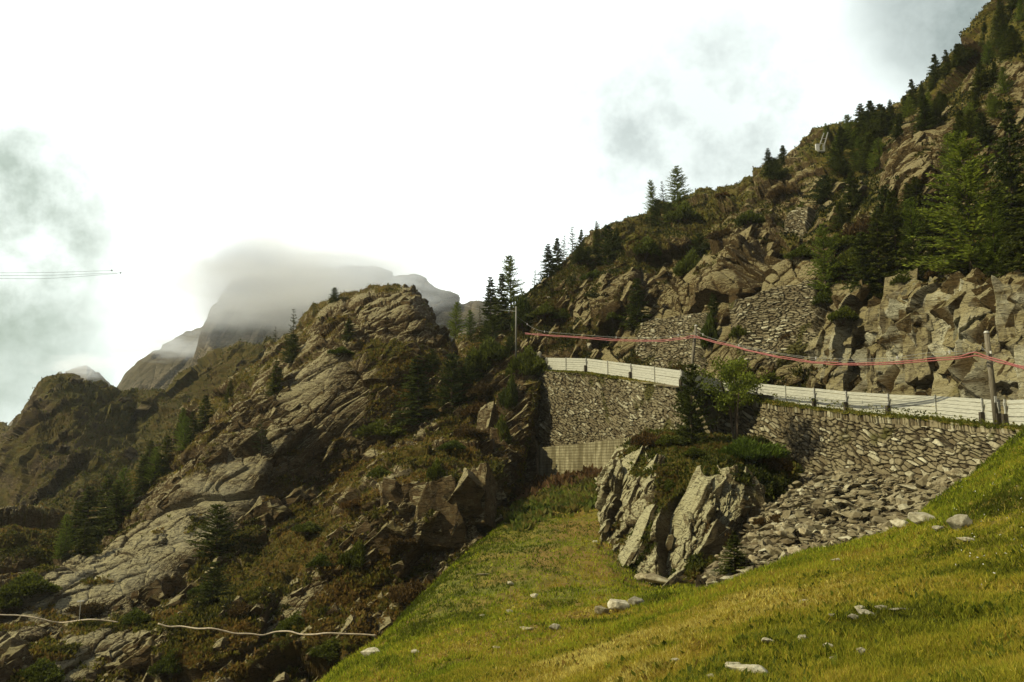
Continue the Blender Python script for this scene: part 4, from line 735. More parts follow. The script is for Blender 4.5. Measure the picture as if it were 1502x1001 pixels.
T = [  # px, base py, top py, kind, width, label
 (490, 444, 421, 'bushy', 22, 'small bushy spruce on the left shoulder of the bare rock dome'), (460, 464, 440, 'sparse', 9, 'very small thin spruce on the skyline left of the bushy one on the dome'),
 (430, 510, 449, 'sparse', 26, 'tallest thin spruce on the skyline left of the rock dome'), (404, 506, 477, 'sparse', 13, 'scrawny little spruce on the skyline, leftmost of those by the dome'), (440, 490, 466, 'sparse', 8, 'bare stunted snag just right of the tallest thin skyline spruce'),
 (428, 530, 488, 'bushy', 44, 'dark broad spruce bush below the tallest thin skyline spruce'), (512, 500, 464, 'spruce', 24, 'small dark spruce on the ledges of the rock dome'), (404, 578, 525, 'spruce', 30, 'green spruce on the slope left of the dome ledges'),
 (614, 618, 518, 'spruce', 66, 'tall green spruce in the shady hollow under the rock dome'), (662, 592, 515, 'bushy', 62, 'dark broad spruce on the ridge right of the tall green one'), (690, 560, 520, 'bushy', 40, 'small dark spruce between the broad one and the cliff end'),
 (384, 668, 608, 'sparse', 38, 'gloomy thin spruce on the middle of the rocky hillside'), (317, 812, 738, 'bushy', 74, 'round nearly black spruce above the white hose'), (312, 882, 822, 'bushy', 60, 'dark green spruce right below the round black one'),
 (634, 545, 510, 'bushy', 30, 'small spruce beside the top of the tall green spruce'), (748, 600, 560, 'bush', 30, 'green shrub clinging to the top of the cliff columns'), (735, 655, 620, 'bush', 34, 'shrub in the cleft left of the cliff columns'),
 (668, 497, 440, 'larch', 34, 'yellow green larch right behind the rock dome'), (690, 492, 452, 'larch', 28, 'low green larch right of the yellow green one'), (704, 462, 424, 'sparse', 12, 'slim little spruce poking up over the larches'),
 (720, 486, 402, 'spruce', 36, 'dark spruce left of the tallest larch by the left pole'), (736, 480, 396, 'spruce', 30, 'dark spruce touching the tallest larch by the left pole'), (750, 457, 371, 'larch', 56, 'tallest larch on the saddle, open crown against the sky'),
 (722, 508, 462, 'bushy', 46, 'wide dark spruce thicket just left of the left pole'), (770, 480, 440, 'bush', 40, 'shrub under the tallest larch'), (784, 425, 394, 'sparse', 18, 'thin ragged spruce alone in the gap of the skyline'),
 (806, 405, 350, 'spruce', 30, 'dark spruce at the left end of the skyline clump'), (817, 400, 345, 'spruce', 26, 'second dark spruce in the skyline clump'), (827, 392, 342, 'sparse', 20, 'narrow spruce in the middle of the skyline clump'), (839, 385, 329, 'sparse', 28, 'tallest open spruce of the skyline clump'),
 (853, 380, 333, 'spruce', 18, 'slender spruce at the right end of the skyline clump'), (848, 384, 360, 'bushy', 36, 'low dark spruce at the feet of the skyline clump'), (874, 372, 321, 'spruce', 18, 'pointed spruce first above the skyline clump'), (881, 372, 325, 'sparse', 14, 'thin spruce beside the pointed one on the ridge'),
 (892, 388, 328, 'bushy', 50, 'broad dark spruce on the ridge above the rocky ribs'), (905, 372, 332, 'spruce', 26, 'small spruce right of the broad dark ridge one'), (862, 395, 360, 'bushy', 34, 'low bushy spruce left of the broad dark ridge one'),
 (958, 318, 261, 'larch', 28, 'left larch of the three on the grassy ridge'), (974, 306, 262, 'sparse', 20, 'middle small conifer of the three on the grassy ridge'), (994, 306, 240, 'larch', 46, 'right and tallest larch of the three on the grassy ridge'),
 (965, 330, 290, 'bushy', 38, 'dark low spruce below the left ridge larch'), (982, 332, 296, 'bushy', 40, 'dark low spruce below the middle ridge conifer'), (1002, 325, 300, 'bush', 44, 'dark scrub right of the low ridge spruces'),
 (1028, 378, 340, 'bushy', 44, 'dark bushy spruce on the slope below the ridge larches'), (1012, 405, 375, 'bush', 44, 'dark shrub on the slope above the small terrace wall crag'), (945, 375, 350, 'bush', 40, 'scrub on the slope left of the bushy spruce'),
 (935, 482, 402, 'spruce', 46, 'dark spruce standing left of the small terrace wall'), (1046, 478, 425, 'spruce', 30, 'green spruce in the cleft between the two terrace walls'), (1040, 510, 470, 'bush', 26, 'green shrub under the spruce in the cleft'), (1092, 495, 475, 'bush', 34, 'dark shrub at the foot of the large sloping wall'),
 (1128, 258, 214, 'spruce', 24, 'dark spruce on the skyline, left of a pair before the rocky crest'), (1148, 245, 210, 'spruce', 22, 'dark spruce on the skyline, right of a pair before the rocky crest'), (1137, 262, 230, 'bushy', 32, 'low dark spruce between the skyline pair'),
 (1212, 201, 179, 'larch', 13, 'tiny lone tree on the crest right above the metal frame'), (1189, 204, 197, 'sparse', 5, 'tiniest sapling on the crest left of the metal frame'),
 (1212, 296, 255, 'bushy', 54, 'rounded green spruce on the slope below the metal frame'), (1180, 330, 305, 'bush', 40, 'scrub at the side of the high narrow wall'), (1268, 195, 166, 'spruce', 14, 'small spruce where the steep wooded skyline begins'), (1275, 190, 172, 'sparse', 8, 'thin sapling on the skyline'),
 (1307, 176, 143, 'spruce', 18, 'lone pointed spruce on the skyline right of the saplings'), (1340, 165, 111, 'spruce', 24, 'pointed tall spruce on the wooded skyline'), (1330, 172, 135, 'spruce', 20, 'shorter spruce left of the pointed tall skyline one'), (1352, 152, 118, 'spruce', 18, 'shorter spruce right of the pointed tall skyline one'),
 (1373, 128, 74, 'spruce', 26, 'tall dark spruce halfway up the wooded skyline'), (1390, 112, 68, 'spruce', 20, 'dark spruce right of the tall one halfway up the skyline'), (1406, 96, 60, 'spruce', 22, 'small dark spruce higher up the wooded skyline'), (1430, 78, 34, 'spruce', 18, 'spruce in the upper corner skyline, left of two'), (1446, 62, 30, 'spruce', 18, 'spruce in the upper corner skyline, right of two'), (1470, 40, -10, 'spruce', 26, 'topmost spruce where the skyline leaves the picture'),
 (1212, 425, 322, 'larch', 56, 'light green larch standing above the large sloping wall'), (1268, 428, 330, 'spruce', 56, 'green spruce right of the light green larch'), (1290, 424, 300, 'spruce', 60, 'dark tall spruce in the row on the cliff top'), (1318, 415, 268, 'spruce', 58, 'tallest dark spruce in the row on the cliff top'),
 (1345, 405, 285, 'larch', 60, 'light green larch between the dark spruces on the cliff top'), (1372, 402, 300, 'spruce', 56, 'dark spruce leaning against the big larch'), (1428, 400, 183, 'larch', 165, 'biggest bright green larch above the quarried cliff'), (1405, 404, 320, 'spruce', 44, 'small spruce in front of the biggest larch'),
 (1462, 398, 290, 'larch', 64, 'lower green larch right of the biggest one'), (1486, 330, 135, 'spruce', 70, 'very tall dark spruce at the right edge of the picture'), (1500, 395, 300, 'spruce', 70, 'dark spruce at the right edge above the cliff'), (1540, 385, 180, 'spruce', 100, 'big spruce just beyond the right edge of the picture'),
 (1300, 330, 265, 'spruce', 40, 'dark spruce on the ledge left of the ribbed crag'), (1235, 335, 290, 'spruce', 34, 'dark spruce above the light green larch'), (1252, 300, 245, 'spruce', 34, 'dark spruce left of the ribbed crag top'), (1230, 255, 225, 'bushy', 36, 'dark scrubby spruce right of the metal frame'), (1395, 268, 190, 'larch', 36, 'yellowish larch behind the head of the biggest larch'),
 (1014, 648, 530, 'bushy', 64, 'dark green spruce in front of the bend of the white barrier'), (1078, 842, 782, 'spruce', 54, 'small dark spruce at the foot of the rubble'),
 (748, 524, 492, 'bushy', 34, 'dark low spruce at the foot of the left pole'), (775, 552, 515, 'bush', 50, 'dark shrub hanging over the far end of the barrier'), (722, 530, 500, 'bush', 50, 'green shrub on the ridge left of the left pole'), (700, 545, 515, 'bush', 40, 'dark shrub on the ridge near the cleft'),
 (1100, 674, 648, 'pine', 90, 'wide green mountain pine cushion on top of the outcrop'), (1140, 690, 668, 'rust', 50, 'brownish green scrub right of the pine cushion'), (985, 652, 640, 'bush', 40, 'green scrub on the outcrop under the dark spruce'), (950, 655, 632, 'rust', 40, 'brownish scrub where the concrete wall meets the outcrop'), (1020, 668, 658, 'bush', 36, 'low green scrub left of the pine cushion'),
 (985, 720, 706, 'bush', 26, 'green scrub in the cleft between the leaning slabs'), (940, 790, 774, 'bush', 30, 'low green scrub lower in the cleft between the slabs'), (1130, 770, 755, 'rust', 44, 'brown scrub at the right foot of the outcrop'), (1045, 800, 770, 'rust', 44, 'brown scrub in the corner under the overhanging block'), (1020, 880, 862, 'bush', 60, 'dark low scrub along the foot of the outcrop'),
 (640, 700, 678, 'bush', 24, 'small dark shrub on the ledge over the dark buttress'), (235, 700, 665, 'bushy', 30, 'bushy spruce in the middle of the diagonal tree belt'), (40, 870, 845, 'bush', 70, 'dark scrub on the far left bank'), (10, 890, 868, 'bush', 40, 'dark scrub at the left edge'), (200, 914, 898, 'bush', 46, 'dark scrub around the joint of the white hose'), (60, 1000, 975, 'bush', 60, 'dark scrub in the lower left corner'),
 (430, 930, 905, 'bush', 50, 'green scrub just above the white hose'), (520, 830, 800, 'bush', 40, 'green scrub on the rusty slope'), (250, 985, 960, 'bush', 50, 'green scrub under the white hose'), (600, 880, 855, 'rust', 60, 'rust coloured scrub beside the gully edge')]
for (px, py, top, kind, w, lab) in T:
    only = None
    if 600 < py and 1000 < px < 1040: only = ('rock_outcrop', 'rubble_slope')
    if py > 600 and px < 800: only = ('rocky_hillside',)
    plant(px, py, top, kind, lab, None, w, p=hit(px, py, only) if only else None)
# the diagonal belt on the left hill
belt = [(92, 802, 740), (105, 795, 715), (122, 788, 690), (140, 782, 700), (152, 778, 672), (165, 765, 690), (176, 752, 668), (190, 742, 655), (205, 722, 650), (222, 705, 640), (238, 690, 622), (252, 672, 605), (266, 655, 598), (280, 640, 590), (296, 622, 565), (310, 604, 545), (332, 585, 548), (118, 810, 745), (84, 815, 770), (75, 835, 790), (212, 690, 632), (262, 640, 585)]
for i, (x, y, t) in enumerate(belt):
    if i % 4 == 3: continue
    plant(x+4, y+5, t+(y-t)*.2, 'spruce' if i % 3 else 'larch', 'dark conifer packed in the diagonal belt climbing the left hillside', 'conifers of the diagonal belt', (y-t)*.55)
# dense wood on the steep slope at the upper right
ridge = np.array([(1240, 186), (1268, 184), (1290, 172), (1310, 160), (1340, 142), (1380, 105), (1420, 68), (1460, 32), (1502, -18), (1560, -60)])
rr = random.Random(5); k = 0
while k < 64:
    x = rr.uniform(1225, 1545); y0 = np.interp(x, ridge[:, 0], ridge[:, 1]); y = rr.uniform(y0+12, y0+(75 if x < 1320 else 170))
    if (abs(x-1405) < 34 and abs(y-130) < 28) or (abs(x-1350) < 55 and 200 < y < 300) or (1480 < x and 90 < y < 190) or (x < 1300 and y > 300): continue
    h_ = rr.uniform(26, 52); plant(x, y, y-h_, 'spruce' if rr.random() < .75 else 'larch', 'dark conifer packed in the steep wood at the upper right', 'trees of the steep upper right wood', h_*rr.uniform(.6, .85)); k += 1
for (x, y, h_) in [(300, 870, 14), (560, 700, 12), (520, 745, 14), (690, 640, 16), (705, 610, 18), (715, 580, 16), (475, 830, 14), (350, 900, 14), (450, 780, 12), (585, 800, 16), (660, 660, 12), (480, 960, 18), (130, 900, 16), (500, 520, 10), (560, 640, 20)]:
    plant(x, y, y-h_, 'rust' if (x+y) % 3 else 'bush', 'low heather scrub on the rocky hillside', 'heather scrub on the rocky hillside', h_*3.2)
for (x, y, h_) in [(800, 465, 16), (830, 470, 14), (870, 410, 12), (900, 470, 12), (1060, 350, 14), (1100, 330, 16), (1150, 290, 16), (1060, 290, 8), (1175, 380, 16), (1230, 370, 26), (1245, 400, 26), (1210, 450, 20), (1235, 470, 16), (1165, 500, 14), (1290, 440, 16), (1330, 420, 18), (1380, 405, 14), (1470, 400, 14), (1130, 560, 14), (1270, 350, 26), (1330, 330, 26), (1360, 340, 26)]:
    plant(x, y, y-h_, 'bush' if (x+y) % 3 else 'rust', 'low green scrub on the mountain slope above the road', 'green scrub on the mountain slope', h_*2.6)
# leafy tree in front of the wall
def leafy():
    rng = np.random.default_rng(77); p = hit(1080, 650); _, _, d = proj(p); H_ = (650-520)*d/F
    root = empty('broadleaf_tree', p-[0, 0, .3]); tr = MB(); tips = []
    for i in range(4):
        a = rng.uniform(0, 6.28); b0 = np.array([.1*math.cos(a), .1*math.sin(a), 0]); m = b0+[.25*math.cos(a), .25*math.sin(a), H_*.45]; e = m+[.7*math.cos(a), .6*math.sin(a), H_*.4]
        tr.tube([b0, m, e], [.075, .05, .02], 6)
        for j in range(8):
            f = rng.uniform(.0, 1); q = m*(1-f)+e*f; aa = rng.uniform(0, 6.28); l = rng.uniform(.7, 1.25)*H_*.24; tp = q+[math.cos(aa)*l, math.sin(aa)*l, l*rng.uniform(-.1, .7)]; tr.tube([q, (q+tp)/2+[0, 0, .06], tp], [.025, .014, .006], 4); tips += [tp, (tp+q)/2, tp*.75+q*.25]
    tr.build('trunk', M['bark'], root); tips = np.array(tips); n = 6500; c = tips[rng.integers(0, len(tips), n)]+rng.normal(0, .21, (n, 3))*[1, 1, .75]
    D = rng.normal(0, 1, (n, 3)); D /= np.linalg.norm(D, axis=1)[:, None]; V, Fq = sprays(c, D, rng.uniform(.10, .2, n), rng.uniform(.07, .12, n), rng)
    m = rng.random(n)[:, None]; cc = np.array([.06, .085, .012])*(1-m)+np.array([.20, .25, .035])*m; cc = np.repeat(np.concatenate([cc, np.ones((n, 1))], 1), 4, 0)
    mesh_np('crown', V, Fq, M['leaf'], {'col': cc}, parent=root); tag(root, 'bright green leafy tree with thin stems in front of the barrier and wall', 'tree')
leafy()
def bare(px, py, top, w, label):
    rng = np.random.default_rng(px); p = hit(px, py); _, _, d = proj(p); s = (py-top)*d/F; W = w*d/F; m = MB()
    for i in range(14):
        a = rng.uniform(-1, 1)*W*.5; b = rng.uniform(-.4, .4); e = np.array([a, b, s*rng.uniform(.6, 1.)]); mid = e*[.4, .4, .5]; m.tube([(a*.1, 0, -.2), mid, e], [.022, .016, .006], 4)
        for j in range(3):
            t = rng.uniform(.4, .9); q = e*t; m.tube([q, q+[rng.normal(0, .2), rng.normal(0, .15), rng.uniform(.1, .4)]], [.01, .004], 3)
    o = m.build('bare_shrub', M['bark']); o.location = p; tag(o, label, 'shrub')
bare(1138, 597, 566, 24, 'leafless brown shrub before the white barrier, left of its twin'); bare(1158, 602, 568, 28, 'leafless brown shrub before the white barrier, right of its twin')

# ------------------------------------------------------------------ ground cover
def cover(name, pt, n, w, label, size, cols, kind='clump', spread=1., mat='grass', wts=None, mul=3, rng=np.random.default_rng(3), tall=1.):
    w = np.clip(w, 0, None); w = w/w.sum(); idx = rng.choice(len(w), n, p=w); nx = pt['shape'][1]
    Pp = pt['H'][idx]; nb = np.clip(idx+1, 0, len(w)-1); nc = np.clip(idx+nx, 0, len(w)-1); Pp = Pp+(pt['H'][nb]-Pp)*rng.random((n, 1))+(pt['H'][nc]-Pp)*rng.random((n, 1)); nn = pt['n'][idx]; nn = np.where((nn[:, 2:3] < 0), -nn, nn)
    cols = np.array(cols); cn = fbm(Pp/1.8, 3, 61)+rng.normal(0, .22, n)+(wts[idx] if wts is not None else 0); ci = np.clip((cn+.6)/1.2*(len(cols)-1), 0, len(cols)-1.001); k = ci.astype(int); f = (ci-k)[:, None]
    C = (cols[k]*(1-f)+cols[k+1]*f)*rng.uniform(.6, 1.35, (n, 1)); Pr = np.repeat(Pp, mul, 0)+rng.normal(0, size*.4*spread, (n*mul, 3))*[1, 1, .3]; m = n*mul
    D = rng.normal(0, .42 if kind == 'blade' else .8, (m, 3))+[0, 0, 1.1]; D /= np.linalg.norm(D, axis=1)[:, None]
    dd = np.repeat(pt['d'][idx], mul); L = size*rng.uniform(.5, 1.4, m)*tall
    if kind == 'blade':
        s = np.cross(D, rng.normal(0, 1, (m, 3))); s /= np.linalg.norm(s, axis=1)[:, None]; W = np.clip(.00075*dd, .0045, .035)*rng.uniform(.6, 1.3, m)
        b = rng.normal(0, .25, (m, 3))*L[:, None]; V = np.stack([Pr-s*W[:, None], Pr+s*W[:, None], Pr+D*L[:, None]+b*[1, 1, .2]], 1).reshape(-1, 3); Fq = np.arange(3*m).reshape(-1, 3); r = 3
    else:
        V, Fq = sprays(Pr-[0, 0, .03], D, L, L*rng.uniform(.35, .7, m), rng); r = 4
    C = np.repeat(np.concatenate([np.repeat(C, mul, 0), np.ones((m, 1))], 1), r, 0)
    o = mesh_np(name, V, Fq, M[mat], {'col': C}); tag(o, label, 'plants', kind='stuff'); return o
m_ = ME_; U, V, D = m_['u'], m_['v'], m_['d']
vis = (U > -60) & (U < 1560) & (V < 1080) & (V > 600) & (D < 90)
area = np.ones(len(U))
G1 = [(.08, .086, .010), (.19, .215, .018), (.30, .30, .030), (.40, .34, .048), (.34, .25, .045), (.60, .53, .17)]
yel = -.08+blobs(U, V, [(1050, 920, 380, 50, 22, .22), (1250, 860, 200, 50, 25, .12), (1430, 740, 160, 120, 30, -.3), (1400, 960, 160, 60, 0, -.2), (700, 820, 180, 60, 40, -.45), (900, 820, 130, 50, 20, .1), (760, 960, 180, 40, 20, .15), (980, 860, 60, 30, 30, -.2)])
near = vis & (D < 34) | (U >= 1560) & (U < 1850) & (V < 1080) & (D < 34) & (D > 6)
cover('grass', m_, 270000, near*1., 'long green and straw coloured meadow grass in front', .085, G1, 'blade', 1.2, wts=yel, mul=3)
cover('grass', m_, 70000, (vis & (D > 22))*(1+(V < 1000)), 'short bright green grass of the steep gully', .14, [(.07, .09, .008), (.175, .22, .015), (.29, .335, .026), (.37, .345, .036), (.32, .22, .038)], 'blade', 1.6, wts=yel, mul=3)
cover('meadow_herbs', m_, 15000, vis*(fbm(m_['H']/1.5, 3, 66) > -.05), 'low leafy herbs and rusty bilberry scattered in the meadow', .10, [(.05, .06, .008), (.11, .135, .014), (.20, .21, .024), (.24, .14, .03)], 'clump', 1.6, wts=yel, mul=5)
fw = vis*np.clip(blobs(U, V, [(830, 735, 55, 22, 8, 1.), (880, 720, 30, 14, 0, 1.), (770, 760, 26, 20, 30, .7)])-.25, 0, 1)*(D > 50)
cover('willowherb', m_, 2600, fw, 'tall green willowherb at the head of the gully below the concrete wall', .38, [(.06, .085, .016), (.12, .16, .03), (.19, .15, .05), (.16, .20, .04)], 'clump', .9, mul=6, tall=1.3)
fw2 = vis*np.clip(blobs(U, V, [(845, 712, 60, 8, 5, 1.), (775, 725, 18, 14, 30, .9), (890, 705, 26, 8, 0, 1.)])-.3, 0, 1)*(D > 55)
cover('willowherb', m_, 1100, fw2, 'reddish seeding willowherb along the foot of the concrete wall', .5, [(.09, .055, .025), (.15, .085, .05), (.13, .12, .04)], 'clump', .9, mul=6, tall=1.5)
fl = vis*np.clip(blobs(U, V, [(1450, 760, 60, 80, 0, 1.), (1460, 850, 60, 50, 0, .6), (1120, 800, 10, 10, 0, 0)])-.2, 0, 1)
def flowers():
    rng = np.random.default_rng(8); w = fl/fl.sum(); i = rng.choice(len(w), 60, p=w); p = m_['H'][i]+[0, 0, .2]; n = len(p); D_ = rng.normal(0, 1, (n*3, 3)); D_ /= np.linalg.norm(D_, axis=1)[:, None]
    V_, F_ = sprays(np.repeat(p, 3, 0), D_, np.full(n*3, .02), np.full(n*3, .02), rng); o = mesh_np('wildflowers', V_, F_, M['white']); tag(o, 'tiny white flower heads in the bright grass at the right', 'flowers', kind='stuff')
flowers()
HEA = [(.03, .032, .008), (.075, .08, .015), (.13, .125, .024), (.17, .13, .032), (.15, .085, .026), (.20, .13, .045)]
b_ = HB_; cover('hillside_scrub', b_, 52000, ((b_['at']['veg'] > .4) & (b_['u'] > -60) & (b_['v'] < 1060))*1., 'heather, bilberry and grass tufts covering the rocky hillside', .24, HEA, 'clump', 1.3, mul=4, wts=blobs(b_['u'], b_['v'], [(480, 900, 160, 90, 10, .05), (250, 900, 200, 120, 10, -.15), (60, 810, 100, 30, 10, -.5), (700, 570, 80, 60, 0, -.25)]))
b_ = HD_; cover('slope_scrub', b_, 60000, ((b_['at']['veg'] > .4) & (b_['u'] > 640) & (b_['u'] < 1560) & (b_['v'] > -30))*1., 'grass, heather and scrub covering the mountain slope', .28, [(.02, .025, .006), (.045, .052, .009), (.082, .078, .014), (.11, .086, .02), (.105, .056, .018)], 'clump', 1.2, mul=4, wts=blobs(b_['u'], b_['v'], [(800, 450, 90, 60, 40, .1), (1040, 310, 120, 40, 20, .15), (1300, 200, 200, 100, 45, -.4)]))
b_ = HG_; cover('outcrop_scrub', b_, 16000, (b_['at']['veg'] > .4)*1., 'grass and scrub growing on the ledges of the outcrop', .20, [(.025, .035, .008), (.06, .075, .013), (.11, .11, .02), (.14, .085, .03)], 'clump', 1.2, mul=4)
b_ = HC_; cover('far_scrub', b_, 14000, ((b_['at']['veg'] > .4) & (b_['u'] > -60))*1., 'dark heath covering the far hillside', .45, [(.035, .04, .008), (.075, .08, .014), (.11, .095, .02), (.13, .08, .025)], 'clump', 1.2, mul=3)
sh = dict(H=SH, n=np.tile([0., 0, 1], (len(SH), 1)), d=proj(SH)[2], shape=(9, len(SH)//9)); cover('verge_grass', sh, 7000, np.ones(len(SH)), 'green grass strip along the foot of the white barrier', .12, [(.05, .06, .012), (.11, .13, .02), (.19, .17, .04)], 'clump', 1.3, mul=4)

# ------------------------------------------------------------------ white barrier
def barrier(pts, name, label, hgt=1.2, thin=()):
    pts = [np.array(p) for p in pts]; o0 = pts[len(pts)//2]; root = empty(name, o0)
    def bld(mb, n, m):
        mb.v = [np.array(v)-o0 for v in mb.v]; return mb.build(n, m, root)
    for i in range(len(pts)-1):
        a, b = pts[i], pts[i+1]; m = MB(); rj = random.Random(i*7+len(pts)); d = (b-a)/np.linalg.norm(b-a); a2 = a+d*.03; b2 = b-d*.03
        nb = 6; bh = hgt/nb
        for k in range(nb):
            z = .10+bh*(k+.5)*.97; j1 = rj.uniform(-.012, .012); j2 = rj.uniform(-.012, .012)
            m.quadbox(a2+[0, 0, z+j1], b2+[0, 0, z+j2], .045+rj.uniform(-.01, .012), bh-.028)
        bld(m, 'board_panel', M['wood'])
    nrm = None
    for i, p in enumerate(pts):
        a = pts[max(i-1, 0)]; b = pts[min(i+1, len(pts)-1)]; d = (b-a); d[2] = 0; d = d/np.linalg.norm(d); n = np.array([d[1], -d[0], 0]); n = n if (n@(EYE-p)) > 0 else -n
        q = p+n*.10
        if i in thin: bld(MB().quadbox(q-[0, 0, .2]-n*.04, q+[0, 0, hgt+.12]-n*.04, .07, .07, (1, 0, 0)), 'post', M['wood'])
        else:
            q2 = p+n*.16
            bld(MB().quadbox(q2-[0, 0, .35], q2+[0, 0, hgt*.52], .17, .2, tuple(n)), 'post', M['darkwood'])
            bld(MB().quadbox(q-[0, 0, -.4], q+[0, 0, hgt+.1], .06, .07, tuple(n)).quadbox(q+[0, 0, hgt*.62], q+[0, 0, hgt*.95]+n*.12+d*.12, .09, .04, tuple(n)), 'bracket', M['metal'])
    return tag(root, label, 'barrier')
mid = lambda a, b, t=.5: np.array(a)*(1-t)+np.array(b)*t
g = [P(*t)-[0, 0, .08] for t in FL]
barrier([g[1], mid(g[1], g[2]), g[2], mid(g[2], g[3]), g[3], mid(g[3], g[4]), g[4], g[5], g[6]], 'wooden_barrier', 'far section of the weathered white board barrier, left of the middle pole and bend', thin=(1, 3, 5))
barrier([g[6]+[.1, -.1, 0], g[7], g[8], g[9], g[10], g[11], g[12], g[13], mid(g[13], g[14], .45)], 'wooden_barrier', 'long near section of the weathered white board barrier above the tall stone wall', thin=(2, 6))
barrier([mid(g[13], g[14], .62), g[14]+[0, -1., 0], g[15], g[16]], 'wooden_barrier', 'last piece of white board barrier right of the near pole, running out of the picture', hgt=1.22)
# ------------------------------------------------------------------ poles, red pipes, cables
def pole(base, top, r, label, extra=True, mt='pole'):
    base = np.array(base); top = np.array(top); root = empty('utility_pole', base); h = top-base
    MB().tube([(0, 0, -.6), h*.5, h], [r, r*.93, r*.8], 12).build('shaft', M[mt], root, True)
    MB().tube([h-[0, 0, .02], h+[0, 0, .07]], [r*.95, r*.6], 10).build('cap', M['metal'], root)
    if extra:
        q = h*.72; MB().tube([q+[0, -r, .25], q+[-.5, -r-.05, .5]], .018, 6).build('bracket', M['metal'], root)
        MB().tube([q+[0, -r-.02, .25], q+[0, -r-.02, .38]], .05, 8).build('insulator', M['white'], root)
        q = h*.3; MB().quadbox(q+[-.02, -r-.03, -.15], q+[-.02, -r-.03, .15], .12, .05, (0, 1, 0)).build('clamp', M['metal'], root)
    return tag(root, label, 'pole'), top
b3 = P(1463, 629, 42.3); pole(b3, P(1447, 488, 42.6), .14, 'thick grey pole leaning beside the near end of the white barrier')
b2 = P(1012, 566, 64.2); pole(b2, P(1021, 478, 64.6), .13, 'dark middle pole rising behind the spruce at the bend of the barrier')
pL = hit(757, 502); dL = float(proj(hit(757, 530))[2])-1.5; pole(P(757, 520, dL-1.5), P(757, 451, dL-1.5), .085, 'slim distant pole on the ridge left of the barrier', False, 'cable')
d1 = dL; RP_ = [(772, 489, d1), (800, 491.5), (850, 495), (900, 498.5), (960, 499.5), (1005, 496.5), (1020, 494.5, 64.2), (1060, 504), (1100, 514), (1130, 520.5), (1165, 527), (1200, 531.5), (1235, 533.5), (1270, 534), (1310, 532), (1345, 529.5), (1380, 526), (1405, 524.5), (1425, 519.5), (1433, 519), (1449, 524.5, 42.2), (1475, 532), (1502, 538.5), (1560, 549, 37.5), (1680, 575, 32)]
kx = [r[0] for r in RP_ if len(r) == 3]; kd = [1/r[2] for r in RP_ if len(r) == 3]
def line(pts, dx=0, dy=0, dz=0):
    out = np.array([P(r[0], r[1], 1/np.interp(r[0], kx, kd)) for r in pts]); return out+[dx, dy, dz]
def smooth_line(L_, sub=5, jit=0., s=0):
    L_ = np.array(L_); t = np.linspace(0, len(L_)-1, (len(L_)-1)*sub+1); i = np.minimum(t.astype(int), len(L_)-2); f = (t-i)[:, None]; p0 = L_[np.maximum(i-1, 0)]; p1 = L_[i]; p2 = L_[i+1]; p3 = L_[np.minimum(i+2, len(L_)-1)]
    o = .5*(2*p1+(p2-p0)*f+(2*p0-5*p1+4*p2-p3)*f*f+(3*p1-p0-3*p2+p3)*f**3)
    if jit: o[:, 2] += fbm(o*.9, 2, s)*jit
    return o
for k, (dy, dz, lab) in enumerate([(-.22, .0, 'upper red plastic pipe hung from the poles, front of the pair'), (-.28, -.10, 'lower red plastic pipe hung from the poles, under its twin')]):
    Lp = smooth_line(line(RP_, -.12, dy, dz), 5, .07, 7+k); o = MB().tube(Lp, .034, 6).build('red_pipe', M['red'], None, True); tag(o, lab, 'pipe')
def cablelab(pts, dz, lab, name='steel_cable', r=.012, mat='cable', clamps=0, d=None):
    L_ = smooth_line(line(pts, -.1, -.2, dz) if d is None else d, 4); c0 = L_[0].copy(); root = empty(name, c0); MB().tube(L_-c0, r, 5).build('wire', M[mat], root)
    for q in range(clamps):
        p = L_[int((q+.7)/(clamps+.3)*(len(L_)-1))]-c0; MB().quadbox(p-[.0, .05, .10], p+[0, -.05, .06], .07, .05, (0, 1, 0)).build('clamp', M['white'], root)
    return tag(root, lab, 'cable')
cablelab([(757, 463, d1), (772, 474), (782, 481), (800, 487), (850, 491.5), (905, 495.5), (960, 496.5), (1005, 491), (1020, 489)], 0, 'thin steel cable between the distant pole and the middle pole, over the red pipes', clamps=4)
cablelab([(1021, 486), (1032, 492), (1045, 498), (1100, 511), (1165, 523), (1230, 528.5), (1300, 527.5), (1360, 520), (1400, 518), (1412, 517)], .04, 'upper steel cable from the middle pole to the near pole', clamps=5)
cablelab([(1021, 490), (1032, 498), (1060, 504), (1110, 514), (1200, 529), (1270, 531), (1340, 526), (1400, 520.5), (1428, 517), (1436, 508), (1449, 519)], .0, 'lower steel cable sagging just above the red pipes to the near pole')
cablelab(None, 0, 'faint wire running left from the slope by the distant pole over the saddle', d=[P(612, 424, 170), P(660, 441, 150), P(700, 453, 128), P(735, 455, 112), P(757, 457, d1)], r=.02)
# far overhead cables
for k, (y0, y1, x1, lab) in enumerate([(400.5, 397, 164, 'uppermost far overhead cable at the left, ending in cloud with a marker ball'), (404.5, 400.5, 177, 'middle far overhead cable at the left, ending in cloud with a marker ball'), (409, 401.5, 172, 'lowest faint far overhead cable at the left')]):
    L_ = [P(-80, y0+.5, 260), P(0, y0, 290), P(80, y0-.7, 320), P(x1, y1, 360)]
    root = empty('overhead_cable', L_[0]); L2 = smooth_line(L_, 4)-L_[0]; MB().tube(L2, .05, 4).build('wire', M['cable'], root)
    if k < 2: MB().tube([L2[-1]-[.3, 0, 0], L2[-1]-[.15, 0, 0], L2[-1]+[.15, 0, 0], L2[-1]+[.3, 0, 0]], [.1, .3, .3, .1], 8).build('marker_ball', M['dark'], root)
    tag(root, lab, 'cable')
